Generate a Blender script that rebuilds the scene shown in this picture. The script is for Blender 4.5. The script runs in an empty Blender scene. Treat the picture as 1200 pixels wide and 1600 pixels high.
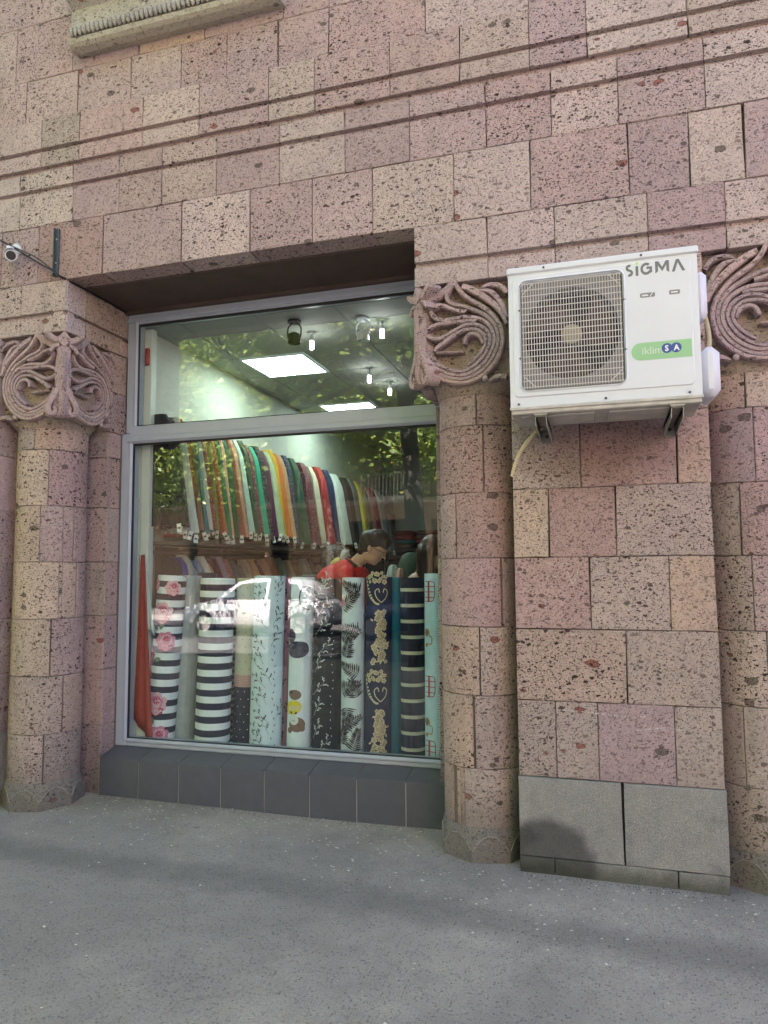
import bpy, bmesh, math, random
from math import sin, cos, pi, radians, sqrt
from mathutils import Vector, Matrix
from mathutils import noise as mnoise
S = bpy.context.scene
rnd = random.Random(7)
# ------------------------------------------------------------------ camera, sky, sun, exposure
cd = bpy.data.cameras.new('camera'); cam = bpy.data.objects.new('camera', cd); S.collection.objects.link(cam)
cd.sensor_fit = 'HORIZONTAL'; cd.sensor_width = 36; cd.lens = 33.645; cd.clip_start = .05; cd.clip_end = 900
yaw, pit, rol = radians(16.719), radians(4.6576), radians(-.4085)
fw = Vector((-sin(yaw)*cos(pit), cos(yaw)*cos(pit), sin(pit)))
rt = Vector((cos(yaw), sin(yaw), 0)); up = rt.cross(fw)
rt2 = cos(rol)*rt + sin(rol)*up; up2 = -sin(rol)*rt + cos(rol)*up
m3 = Matrix((rt2, up2, -fw)).transposed()
cam.matrix_world = Matrix.Translation((0, -3.757, 1.5)) @ m3.to_4x4()
S.camera = cam
SUN_EL, SUN_AZ = radians(50), radians(-4)      # the sun stands behind the shop building
sv = Vector((sin(SUN_AZ)*cos(SUN_EL), cos(SUN_AZ)*cos(SUN_EL), sin(SUN_EL)))
W = bpy.data.worlds.new('World'); S.world = W; W.use_nodes = True
wn = W.node_tree; bg = wn.nodes['Background']
sky = wn.nodes.new('ShaderNodeTexSky'); sky.sky_type = 'NISHITA'; sky.sun_disc = False
sky.sun_elevation = SUN_EL; sky.sun_rotation = SUN_AZ; sky.air_density = 1.0; sky.dust_density = 3.0; sky.ozone_density = .6
wn.links.new(sky.outputs[0], bg.inputs[0]); bg.inputs[1].default_value = .052
sl = bpy.data.lights.new('sun', 'SUN'); sl.energy = 5.0; sl.angle = radians(.5); sl.color = (1, .94, .85)
sun = bpy.data.objects.new('sun', sl); S.collection.objects.link(sun)
sun.rotation_euler = sv.to_track_quat('Z', 'Y').to_euler()
S.view_settings.view_transform = 'Standard'; S.view_settings.look = 'None'
S.view_settings.gamma = 1; S.view_settings.use_curve_mapping = False
S.view_settings.exposure = 3.8
S.view_settings.use_white_balance = True; S.view_settings.white_balance_temperature = 6450; S.view_settings.white_balance_tint = 21
# ------------------------------------------------------------------ helpers
def srgb(r, g, b):
    f = lambda c: c/12.92 if c <= .04045 else ((c+.055)/1.055)**2.4
    return (f(r/255), f(g/255), f(b/255), 1)
def tag(o, label=None, cat=None, group=None, kind=None):
    if label: o['label'] = label
    if cat: o['category'] = cat
    if group: o['group'] = group
    if kind: o['kind'] = kind
    return o
def empty(name, loc=(0, 0, 0), parent=None):
    o = bpy.data.objects.new(name, None); S.collection.objects.link(o); o.location = loc; o.empty_display_size = .1
    if parent: o.parent = parent
    return o
def link(name, me, parent=None, mat=None, loc=None, smooth=False):
    if mat is not None:
        me.materials.clear()
        for m in (mat if isinstance(mat, (list, tuple)) else [mat]): me.materials.append(m)
    o = bpy.data.objects.new(name, me); S.collection.objects.link(o)
    if parent: o.parent = parent
    if loc: o.location = loc
    if smooth:
        for p in me.polygons: p.use_smooth = True
    return o
def pyd(name, vs, fs, mi=None):
    me = bpy.data.meshes.new(name); me.from_pydata([tuple(v) for v in vs], [], fs)
    if mi:
        for p, i in zip(me.polygons, mi): p.material_index = i
    me.update(); return me
class MB:
    """gathers simple solids into one mesh"""
    def __init__(s): s.v = []; s.f = []; s.m = []; s.mi = 0
    def add(s, vs, fs):
        n = len(s.v); s.v += [tuple(v) for v in vs]; s.f += [tuple(i+n for i in f) for f in fs]; s.m += [s.mi]*len(fs); return s
    def box(s, x0, x1, y0, y1, z0, z1, b=0.0, M=None):
        if b <= 0:
            vs = [Vector((x, y, z)) for x in (x0, x1) for y in (y0, y1) for z in (z0, z1)]
            fs = [(0,1,3,2), (4,6,7,5), (0,4,5,1), (2,3,7,6), (0,2,6,4), (1,5,7,3)]
        else:
            vs = []; idx = {}
            for i, (x, sx) in enumerate(((x0, 1), (x1, -1))):
                for j, (y, sy) in enumerate(((y0, 1), (y1, -1))):
                    for k, (z, sz) in enumerate(((z0, 1), (z1, -1))):
                        for a in range(3):
                            idx[i, j, k, a] = len(vs)
                            vs.append(Vector((x + (0 if a == 0 else b*sx), y + (0 if a == 1 else b*sy), z + (0 if a == 2 else b*sz))))
            fs = []
            R = (0, 1)
            for q, a in ((0, 0), (1, 0)): fs.append([idx[q,0,0,0], idx[q,1,0,0], idx[q,1,1,0], idx[q,0,1,0]])
            for q in R: fs.append([idx[0,q,0,1], idx[1,q,0,1], idx[1,q,1,1], idx[0,q,1,1]])
            for q in R: fs.append([idx[0,0,q,2], idx[1,0,q,2], idx[1,1,q,2], idx[0,1,q,2]])
            for j in R:
                for k in R: fs.append([idx[0,j,k,1], idx[1,j,k,1], idx[1,j,k,2], idx[0,j,k,2]])
            for i in R:
                for k in R: fs.append([idx[i,0,k,0], idx[i,1,k,0], idx[i,1,k,2], idx[i,0,k,2]])
            for i in R:
                for j in R: fs.append([idx[i,j,0,0], idx[i,j,1,0], idx[i,j,1,1], idx[i,j,0,1]])
            for i in R:
                for j in R:
                    for k in R: fs.append([idx[i,j,k,0], idx[i,j,k,1], idx[i,j,k,2]])
            c = Vector(((x0+x1)/2, (y0+y1)/2, (z0+z1)/2)); g = []
            for f in fs:
                p = [vs[i] for i in f]; n = (p[1]-p[0]).cross(p[2]-p[0])
                g.append(tuple(f) if n.dot(sum(p, Vector())/len(p)-c) > 0 else tuple(reversed(f)))
            fs = g
        if M is not None: vs = [M @ v for v in vs]
        return s.add(vs, fs)
    def tube(s, pts, rad, n=8, cap=True):
        pts = [Vector(p) for p in pts]; rings = []
        R = rad if isinstance(rad, (list, tuple)) else [rad]*len(pts)
        prev = None
        for i, p in enumerate(pts):
            t = (pts[min(i+1, len(pts)-1)]-pts[max(i-1, 0)]).normalized()
            a = Vector((0, 0, 1)) if abs(t.z) < .9 else Vector((1, 0, 0))
            if prev is not None: a = prev
            u = (a - t*a.dot(t)).normalized(); w = t.cross(u); prev = u
            rings.append([p + (u*cos(2*pi*k/n)+w*sin(2*pi*k/n))*R[i] for k in range(n)])
        vs = [v for r in rings for v in r]; fs = []
        for i in range(len(pts)-1):
            for k in range(n): fs.append((i*n+k, i*n+(k+1) % n, (i+1)*n+(k+1) % n, (i+1)*n+k))
        if cap: fs.append(tuple(reversed(range(n)))); fs.append(tuple(range((len(pts)-1)*n, len(pts)*n)))
        return s.add(vs, fs)
    def lathe(s, prof, n=24, M=None, cap=True):
        vs = [Vector((r*cos(2*pi*k/n), r*sin(2*pi*k/n), z)) for r, z in prof for k in range(n)]; fs = []
        for i in range(len(prof)-1):
            for k in range(n): fs.append((i*n+k, i*n+(k+1) % n, (i+1)*n+(k+1) % n, (i+1)*n+k))
        if cap: fs.append(tuple(reversed(range(n)))); fs.append(tuple(range((len(prof)-1)*n, len(prof)*n)))
        if M is not None: vs = [M @ v for v in vs]
        return s.add(vs, fs)
    def prism(s, poly, y0, y1, M=None):   # poly in x,z
        n = len(poly); vs = [Vector((x, y0, z)) for x, z in poly]+[Vector((x, y1, z)) for x, z in poly]
        fs = [tuple(range(n)), tuple(reversed(range(n, 2*n)))]+[(i, n+i, n+(i+1) % n, (i+1) % n) for i in range(n)]
        if M is not None: vs = [M @ v for v in vs]
        return s.add(vs, fs)
    def ball(s, c, r, n=10, sc=(1, 1, 1), M=None):
        m = n//2+1; pr = [(max(sin(pi*i/m), .001)*r, -cos(pi*i/m)*r) for i in range(m+1)]
        T = Matrix.Translation(c) @ (M or Matrix()) @ Matrix.Diagonal((*sc, 1))
        return s.lathe(pr, n, T)
    def build(s, name, mat, parent=None, smooth=False, loc=None):
        me = pyd(name, s.v, s.f, s.m)
        bm = bmesh.new(); bm.from_mesh(me); bmesh.ops.recalc_face_normals(bm, faces=bm.faces); bm.to_mesh(me); bm.free()
        o = link(name, me, parent, mat, loc)
        if smooth: autosmooth(me, 40)
        return o
def autosmooth(me, deg):
    bm = bmesh.new(); bm.from_mesh(me)
    for e in bm.edges:
        e.smooth = not (len(e.link_faces) == 2 and e.calc_face_angle(0) > radians(deg))
    for f in bm.faces: f.smooth = True
    bm.to_mesh(me); bm.free()
def spline(P, n=5):
    P = [tuple(p) for p in P]; Q = [P[0]]+P+[P[-1]]; out = []
    for i in range(1, len(Q)-2):
        for k in range(n):
            t = k/n; a, b, c, d = Q[i-1], Q[i], Q[i+1], Q[i+2]
            out.append(tuple(.5*(2*b[j]+(c[j]-a[j])*t+(2*a[j]-5*b[j]+4*c[j]-d[j])*t*t+(3*b[j]-a[j]-3*c[j]+d[j])*t**3) for j in range(len(b))))
    out.append(P[-1]); return out
# ------------------------------------------------------------------ materials
class NT:
    def __init__(s, name):
        s.mat = bpy.data.materials.new(name); s.mat.use_nodes = True; s.t = s.mat.node_tree
        s.b = s.t.nodes['Principled BSDF']; s.out = s.t.nodes['Material Output']
    def n(s, typ, ins=None, **kw):
        nd = s.t.nodes.new('ShaderNode'+typ)
        for k, v in kw.items(): setattr(nd, k, v)
        for k, v in (ins or {}).items(): s.set(nd.inputs[k], v)
        return nd
    def set(s, inp, v):
        if isinstance(v, bpy.types.NodeSocket): s.t.links.new(v, inp)
        elif v is not None: inp.default_value = v
    def math(s, op, a, b=None, c=None, clamp=False):
        nd = s.n('Math', operation=op, use_clamp=clamp); s.set(nd.inputs[0], a)
        if b is not None: s.set(nd.inputs[1], b)
        if c is not None: s.set(nd.inputs[2], c)
        return nd.outputs[0]
    def mix(s, f, a, b, mode='MIX'):
        nd = s.n('Mix', data_type='RGBA', blend_type=mode); s.set(nd.inputs[0], f); s.set(nd.inputs[6], a); s.set(nd.inputs[7], b); return nd.outputs[2]
    def ramp(s, f, a, b, lo=0., hi=1.):
        nd = s.n('MapRange', interpolation_type='SMOOTHSTEP'); s.set(nd.inputs[0], f); nd.inputs[1].default_value = a; nd.inputs[2].default_value = b
        nd.inputs[3].default_value = lo; nd.inputs[4].default_value = hi; return nd.outputs[0]
    def noise(s, v, sc, det=2., ro=.5, out=0):
        nd = s.n('TexNoise', {'Vector': v, 'Scale': sc, 'Detail': det, 'Roughness': ro}); return nd.outputs[out]
    def vor(s, v, sc):
        nd = s.n('TexVoronoi', {'Vector': v, 'Scale': sc}); return nd.outputs['Distance'], nd.outputs['Color']
    def scalev(s, v, sc):
        nd = s.n('Mapping', {'Vector': v}); nd.inputs['Scale'].default_value = sc; return nd.outputs[0]
    def bump(s, h, dist=.01, st=1.):
        nd = s.n('Bump', {'Height': h, 'Distance': dist, 'Strength': st}); s.set(s.b.inputs['Normal'], nd.outputs[0]); return nd.outputs[0]
    def bs(s, **kw):
        for k, v in kw.items(): s.set(s.b.inputs[k.replace('_', ' ')], v)
        return s.mat
def plain(name, col, rough=.6, metal=0., spec=.5, emit=None, es=0., noise=0., nsc=30., bump=0.):
    t = NT(name)
    if emit: t.bs(Emission_Color=emit, Emission_Strength=es)
    c = col
    if noise or bump:
        tc = t.n('TexCoord').outputs['Object']; f = t.noise(tc, nsc, 4, .6)
        if noise: c = t.mix(1., col, t.mix(f, (1-noise,)*3+(1,), (1+noise,)*3+(1,)), 'MULTIPLY')
        if bump: t.bump(f, bump)
    t.bs(Base_Color=c, Roughness=rough, Metallic=metal)
    t.b.inputs['Specular IOR Level'].default_value = spec
    return t.mat
def tuff(name, pits=1., soft=False, granite=False):
    t = NT(name)
    pos = t.n('NewGeometry').outputs['Position']; oi = t.n('ObjectInfo')
    off = t.n('VectorMath', operation='MULTIPLY_ADD'); t.set(off.inputs[0], oi.outputs['Random']); off.inputs[1].default_value = (41, 17, 29); t.set(off.inputs[2], pos)
    v = off.outputs[0]
    warp = t.n('VectorMath', operation='MULTIPLY_ADD'); t.set(warp.inputs[0], t.noise(v, 55, 2, .6, 1)); warp.inputs[1].default_value = (.02,)*3; t.set(warp.inputs[2], v)
    w = warp.outputs[0]
    def flecks(vec, sc, keep, size, soft=.12):
        d, c = t.vor(vec, sc); sep = t.n('SeparateColor', {'Color': c})
        thr = t.math('MULTIPLY', t.math('SUBTRACT', sep.outputs[0], 1-keep, clamp=True), size/keep)
        return t.ramp(t.math('SUBTRACT', thr, d), -soft*.2, soft, 0, 1), sep
    big = t.noise(v, 2.6, 3, .6); gr = t.noise(v, 240, 3, .7); med = t.noise(v, 22, 4, .65)
    col = oi.outputs['Color']
    col = t.mix(1., col, t.mix(big, (.80, .80, .82, 1), (1.18, 1.18, 1.14, 1)), 'MULTIPLY')
    col = t.mix(1., col, t.mix(med, (.84, .83, .83, 1), (1.16, 1.16, 1.16, 1)), 'MULTIPLY')
    col = t.mix(1., col, t.mix(gr, (.72, .72, .72, 1), (1.28, 1.28, 1.28, 1)), 'MULTIPLY')
    if granite:
        g2 = t.ramp(t.noise(v, 420, 1, .5), .35, .65); col = t.mix(1., col, t.mix(g2, (.75, .75, .77, 1), (1.3, 1.3, 1.28, 1)), 'MULTIPLY')
        dirt = t.ramp(t.noise(v, 3.5, 4, .6), .52, .72)
        col = t.mix(t.math('MULTIPLY', dirt, .4), col, (.05, .045, .04, 1))
        sx = t.n('SeparateXYZ', {'Vector': pos}); ex = t.math('DIVIDE', t.math('ADD', sx.outputs[0], .30), .27); ez = t.math('DIVIDE', t.math('SUBTRACT', sx.outputs[2], .06), .24)
        rr = t.math('ADD', t.math('SQRT', t.math('ADD', t.math('MULTIPLY', ex, ex), t.math('MULTIPLY', ez, ez))), t.math('MULTIPLY', t.math('SUBTRACT', t.noise(pos, 9, 3, .5), .5), .35))
        col = t.mix(t.ramp(rr, .72, 1.02, .68, 0), col, (.035, .033, .032, 1))
        gz = t.ramp(t.math('ADD', sx.outputs[2], t.math('MULTIPLY', t.noise(pos, 12, 3, .6), -.08)), -.03, .05, .6, 0); col = t.mix(gz, col, (.05, .055, .03, 1))
        t.bs(Base_Color=col, Roughness=.9); t.b.inputs['Specular IOR Level'].default_value = .25
        h = t.math('ADD', t.math('ADD', t.math('MULTIPLY', t.noise(v, 110, 3, .7), .8), t.math('MULTIPLY', t.noise(v, 14, 3, .6), 1.2)), t.math('MULTIPLY', g2, .3)); t.bump(h, .011); return t.mat
    a, _ = flecks(t.scalev(w, (.85, 1., 1.25)), 250, .42, .74, .08)
    b, _ = flecks(t.scalev(w, (.8, 1., 1.3)), 115, .26, .72, .08)
    b2, _ = flecks(t.scalev(w, (.75, 1., 1.4)), 48, .13, .60, .05)
    b = t.math('MAXIMUM', b, b2)
    c, sc_ = flecks(t.scalev(w, (.8, 1., 1.3)), 15, .10, .44, .05)
    dens = t.math('MULTIPLY', t.ramp(t.noise(v, 1.7, 2, .5), .3, .62, .6, 1.), t.ramp(oi.outputs['Random'], 0., 1., .78, 1.15))
    ab = t.math('MAXIMUM', t.math('MULTIPLY', a, .75), b); ab = t.math('MULTIPLY', ab, t.math('MULTIPLY', dens, pits))
    cc = t.math('MULTIPLY', c, pits)
    clast = t.mix(t.ramp(sc_.outputs[1], .7, .72), (.12, .095, .082, 1), (.24, .085, .062, 1))
    clast = t.mix(1., clast, t.mix(t.noise(v, 90, 3, .7), (.4, .4, .4, 1), (1.7, 1.7, 1.7, 1)), 'MULTIPLY')
    col = t.mix(t.math('MULTIPLY', cc, .85), col, clast)
    col = t.mix(t.math('MULTIPLY', ab, .92, clamp=True), col, (.05, .032, .028, 1))
    # grime that really sits on the stone: splash zone near the pavement, chalky streaks
    z = t.n('SeparateXYZ', {'Vector': pos}).outputs[2]
    g = t.ramp(t.math('ADD', z, t.math('MULTIPLY', t.noise(pos, 5, 4, .6), -.5)), -.3, .36, 1, 0)
    col = t.mix(t.math('MULTIPLY', g, .62), col, (.13, .118, .1, 1))
    st = t.ramp(t.noise(t.scalev(pos, (1., 1., .22)), 5, 4, .62), .58, .75)
    col = t.mix(t.math('MULTIPLY', st, .34), col, (.17, .15, .13, 1))
    px = t.n('SeparateXYZ', {'Vector': pos}).outputs[0]     # rusty damp patch below the air conditioner
    ux = t.math('DIVIDE', t.math('SUBTRACT', px, .02), .52); uz = t.math('DIVIDE', t.math('SUBTRACT', z, 2.12), .30)
    dm = t.math('ADD', t.math('SQRT', t.math('ADD', t.math('MULTIPLY', ux, ux), t.math('MULTIPLY', uz, uz))), t.math('MULTIPLY', t.math('SUBTRACT', t.noise(t.scalev(pos, (1., 1., .4)), 7, 4, .6), .5), .9))
    col = t.mix(t.ramp(dm, .35, 1.0, .5, 0), col, (.16, .085, .055, 1))
    t.bs(Base_Color=col, Roughness=.92); t.b.inputs['Specular IOR Level'].default_value = .2
    h = t.math('SUBTRACT', t.math('ADD', t.math('MULTIPLY', gr, .18), t.math('MULTIPLY', med, .5)), t.math('ADD', t.math('MULTIPLY', ab, .9), t.math('MULTIPLY', cc, .45)))
    t.bump(h, .013 if not soft else .005); return t.mat
M_tuff = tuff('pitted_tuff'); M_carve = tuff('carved_tuff', .9, True); M_gran = tuff('dressed_basalt', granite=True)
M_mortar = plain('joint_mortar', (.15, .12, .10, 1), .95, noise=.3, nsc=60, bump=.004)
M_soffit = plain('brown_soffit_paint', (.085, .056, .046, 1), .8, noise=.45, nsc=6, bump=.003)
PAL = dict(P=(.46, .335, .322), L=(.53, .43, .395), M=(.40, .295, .298), O=(.50, .365, .295), G=(.45, .365, .325), R=(.43, .285, .27), Q=(.49, .375, .355),
           A=(.52, .405, .32), D=(.37, .30, .27))
def stone_col(k):
    c = [a*.74+m*.26 for a, m in zip(PAL[k], (.465, .36, .335))]; j = rnd.uniform(.92, 1.06); return (c[0]*j*rnd.uniform(.98, 1.02), c[1]*j, c[2]*j*rnd.uniform(.97, 1.03), 1)
# ------------------------------------------------------------------ stone pieces
JO = .0017
def block_mesh(st, prof, mp, depth):
    """st: list of stations along the face; prof: (depth,z) outline from bottom to top; mp(s,d)->(x,y)"""
    c = .003; s0, s1 = st[0], st[-1]; n = len(prof)
    cols = []
    zm = (prof[0][1]+prof[-1][1])/2
    for i, s in enumerate(st):
        end = i in (0, len(st)-1)
        col = []
        for k, (d, z) in enumerate(prof):
            dd = d + (c if end and d < depth-.001 else 0)
            j = rnd.uniform(-.0022, .0022) if k in (1, n-2) else 0
            col.append((s, dd + abs(j)*.6, z+j))
        cols.append(col)
    # now and then a knocked-off corner
    es = [(c+.001)*(1 if abs(s1-s0) > .03 else .2)]*2
    for q, col in ((0, cols[0]), (1, cols[-1])):
        for ks, sg in (((1, 2), 1), ((n-2, n-3), -1)):
            if abs(s1-s0) > .12 and rnd.random() < .22:
                a = rnd.uniform(.004, .016); es[q] = max(es[q], .006)
                for k in ks: s_, d_, z_ = col[k]; col[k] = (s_+(a*.5 if q == 0 else -a*.5), d_+a*.55, z_+sg*a)
    # stations just inside both ends
    ins = lambda s, ref: [(s, d, z+(rnd.uniform(-.0016, .0016) if k in (1, n-2) else 0)) for k, (d, z) in enumerate(ref)]
    cols = [cols[0], ins(s0+es[0], prof)]+cols[1:-1]+[ins(s1-es[1], prof), cols[-1]]
    vs = []
    for col in cols:
        for s, d, z in col:
            x, y = mp(s, d); vs.append((x, y, z))
    fs = []
    for i in range(len(cols)-1):
        for k in range(n-1): fs.append((i*n+k, (i+1)*n+k, (i+1)*n+k+1, i*n+k+1))
    fs.append(tuple(reversed(range(n)))); m = (len(cols)-1)*n; fs.append(tuple(range(m, m+n)))
    return vs, fs
def profile(z0, z1, depth, grooves=(), gd=.03, gh=.016, c=.003, proud=0.):
    z0 += JO; z1 -= JO; p = [(depth, z0), (c-proud, z0), (-proud, z0+c)]
    for g in grooves: p += [(-proud, g-gh), (gd, g-gh+.003), (gd, g+gh-.003), (-proud, g+gh)]
    p += [(-proud, z1-c), (c-proud, z1), (depth, z1)]; return p
def stone(parent, x0, x1, z0, z1, key, grooves=(), depth=.1, proud=None, mat=None, name='stone_block', side=None, taper=None):
    """straight stone in the plane y=0 (side=None) or in the reveal plane x=side facing +x (then x0,x1 run along y)"""
    if proud is None: proud = rnd.uniform(-.0025, .0025)
    xc, zc = (x0+x1)/2, (z0+z1)/2
    pr = [(d, z-zc) for d, z in profile(z0, z1, depth, grooves, proud=proud)]
    a, b = x0+JO-xc, x1-JO-xc
    st = [a] + [a+(b-a)*k/3+rnd.uniform(-.01, .01) for k in (1, 2)] + [b]
    vs, fs = block_mesh(st, pr, lambda s, d: (s, d), depth)
    me = pyd(name, vs, fs); o = link(name, me, parent, mat or M_tuff)
    if side is None: o.location = (xc, 0, zc)
    else: o.location = (side, xc, zc); o.rotation_euler.z = pi/2
    o.color = stone_col(key); return o
def drum(parent, r, a0, a1, z0, z1, key, name='stone_block', mat=None):
    """curved stone of a column: angles in degrees measured from the street side"""
    a0 = radians(a0)+JO/r; a1 = radians(a1)-JO/r; k = max(2, int((a1-a0)/radians(9)))
    st = [a0*r+(a1-a0)*r*i/k for i in range(k+1)]
    pr = profile(z0, z1, .05, proud=rnd.uniform(-.001, .001)); 
    vs, fs = block_mesh(st, pr, lambda s, d: ((r-d)*sin(s/r), -(r-d)*cos(s/r)), .05)
    me = pyd(name, vs, fs); o = link(name, me, parent, mat or M_tuff); o.color = stone_col(key)
    autosmooth(me, 25); return o
VOL = {
 'rim': [(0.223, 0.0041, 0.0352), (0.1665, -0.0454, 0.0352), (0.1017, -0.0807, 0.0352), (0.0582, -0.1054, 0.0352), (0.0335, -0.135, 0.0352)],
 'rim2': [(0.0363, -0.1272, 0.0301), (0.0261, -0.1667, 0.0427), (0.0217, -0.2149, 0.0442), (0.0194, -0.274, 0.0442), (0.0188, -0.3332, 0.0402), (0.0252, -0.3875, 0.0301)],
 'b1': [(0.0253, -0.3822, 0.0191), (0.0382, -0.4316, 0.0191), (0.0752, -0.4803, 0.0191), (0.128, -0.5194, 0.0191), (0.1963, -0.549, 0.0191), (0.2588, -0.5595, 0.0191), (0.3212, -0.5491, 0.0191), (0.373, -0.5223, 0.0191), (0.4197, -0.4823, 0.0191), (0.4563, -0.4286, 0.0191), (0.4752, -0.3681, 0.0191), (0.4764, -0.311, 0.0191), (0.4622, -0.2573, 0.0191), (0.4351, -0.2124, 0.0191), (0.3949, -0.1684, 0.0191), (0.344, -0.1281, 0.0191), (0.2977, -0.0961, 0.0191), (0.2616, -0.0597, 0.0191), (0.2358, -0.0217, 0.0191), (0.2231, 0.0095, 0.0191)],
 'b2': [(0.0439, -0.4054, 0.0181), (0.0808, -0.4595, 0.0181), (0.1283, -0.4983, 0.0181), (0.1913, -0.5275, 0.0181), (0.254, -0.5392, 0.0181), (0.3112, -0.53, 0.0181), (0.3605, -0.5056, 0.0181), (0.4047, -0.4653, 0.0181), (0.4362, -0.4163, 0.0181), (0.4551, -0.3609, 0.0181), (0.4546, -0.3113, 0.0181), (0.4392, -0.2626, 0.0181), (0.4094, -0.22, 0.0181), (0.3688, -0.1865, 0.0181), (0.3175, -0.1595, 0.0181), (0.2708, -0.1382, 0.0181), (0.229, -0.1253, 0.0181), (0.1922, -0.1049, 0.0181), (0.1794, -0.0712, 0.0181), (0.1905, -0.0403, 0.0181), (0.2095, -0.0157, 0.0181)],
 'b3': [(0.0549, -0.385, 0.0181), (0.0891, -0.4389, 0.0181), (0.1339, -0.4786, 0.0181), (0.1916, -0.5064, 0.0181), (0.2543, -0.5187, 0.0181), (0.3064, -0.5086, 0.0181), (0.3506, -0.4838, 0.0181), (0.3897, -0.4483, 0.0181), (0.4186, -0.4041, 0.0181), (0.4349, -0.3562, 0.0181), (0.4332, -0.3117, 0.0181), (0.4161, -0.268, 0.0181), (0.3835, -0.2329, 0.0181), (0.3374, -0.2094, 0.0181), (0.2856, -0.1983, 0.0181), (0.2331, -0.2005, 0.0181), (0.1802, -0.2053, 0.0181), (0.1324, -0.1973, 0.0181), (0.0979, -0.1666, 0.0181), (0.093, -0.1337, 0.0181), (0.1201, -0.1153, 0.0181), (0.1654, -0.1232, 0.0181), (0.2075, -0.1469, 0.0181), (0.2495, -0.1623, 0.0181), (0.2887, -0.1695, 0.0181)],
 'b4': [(0.0658, -0.37, 0.0171), (0.0974, -0.4211, 0.0171), (0.1395, -0.4584, 0.0171), (0.1972, -0.4864, 0.0171), (0.2494, -0.4984, 0.0171), (0.2964, -0.4868, 0.0171), (0.3381, -0.4618, 0.0171), (0.3748, -0.426, 0.0171), (0.4001, -0.3841, 0.0171), (0.4121, -0.3461, 0.0171), (0.4087, -0.3117, 0.0171), (0.3903, -0.2784, 0.0171), (0.3573, -0.2538, 0.0171), (0.3161, -0.2414, 0.0171), (0.2744, -0.2448, 0.0171), (0.2321, -0.2615, 0.0171), (0.1896, -0.2837, 0.0171), (0.1469, -0.3032, 0.0171), (0.1043, -0.3015, 0.0171), (0.0669, -0.2843, 0.0171), (0.0564, -0.2617, 0.0171), (0.0836, -0.2377, 0.0171), (0.1267, -0.2235, 0.0171), (0.1799, -0.2213, 0.0171), (0.2433, -0.2229, 0.0171), (0.306, -0.2218, 0.0171), (0.3423, -0.2274, 0.0171)],
 'b5': [(0.2916, -0.4654, 0.01), (0.3283, -0.4373, 0.0151), (0.3623, -0.4039, 0.0171), (0.3835, -0.3694, 0.0171), (0.3893, -0.3333, 0.0171), (0.3745, -0.3003, 0.0171), (0.3414, -0.2758, 0.0171), (0.3, -0.2688, 0.0171), (0.2582, -0.2749, 0.0171), (0.2159, -0.2944, 0.0181), (0.1732, -0.3219, 0.0201), (0.1357, -0.3448, 0.0211), (0.1087, -0.3715, 0.0181)],
 'b6': [(0.2727, -0.3478, 0.0151), (0.281, -0.3143, 0.0171), (0.3048, -0.2957, 0.0181), (0.341, -0.2995, 0.0181), (0.3639, -0.3202, 0.0171), (0.3735, -0.3553, 0.01)],
 'b7': [(0.1139, -0.38, 0.007), (0.1671, -0.3798, 0.008), (0.2145, -0.3854, 0.008), (0.2669, -0.3842, 0.007)],
 'l1': [(0.2674, -0.0256, 0.0251), (0.3194, -0.0507, 0.0301), (0.3808, -0.0954, 0.0301), (0.4364, -0.1442, 0.0276), (0.4762, -0.196, 0.0226), (0.5028, -0.2565, 0.0126)],
 'l2': [(0.3608, -0.0585, 0.01), (0.4173, -0.0707, 0.0211), (0.4574, -0.1151, 0.0226), (0.4868, -0.1711, 0.0201), (0.5034, -0.2252, 0.01)],
 'l3': [(0.3687, -0.0515, 0.0075), (0.4026, -0.0345, 0.0191), (0.4487, -0.0377, 0.0221), (0.484, -0.0579, 0.0221), (0.5062, -0.0895, 0.0201)],
 'curl': [(0.0115, -0.4077, 0.0151), (0.0107, -0.4719, 0.0211), (0.0182, -0.526, 0.0221), (0.0449, -0.5522, 0.0221), (0.0745, -0.5361, 0.0201), (0.0803, -0.4994, 0.0171), (0.0592, -0.4762, 0.0131), (0.0402, -0.4879, 0.009)],
 'leaf': [(0.4055, -0.5614, 0.007), (0.4439, -0.5414, 0.0221), (0.4968, -0.545, 0.0221)],
}
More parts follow.
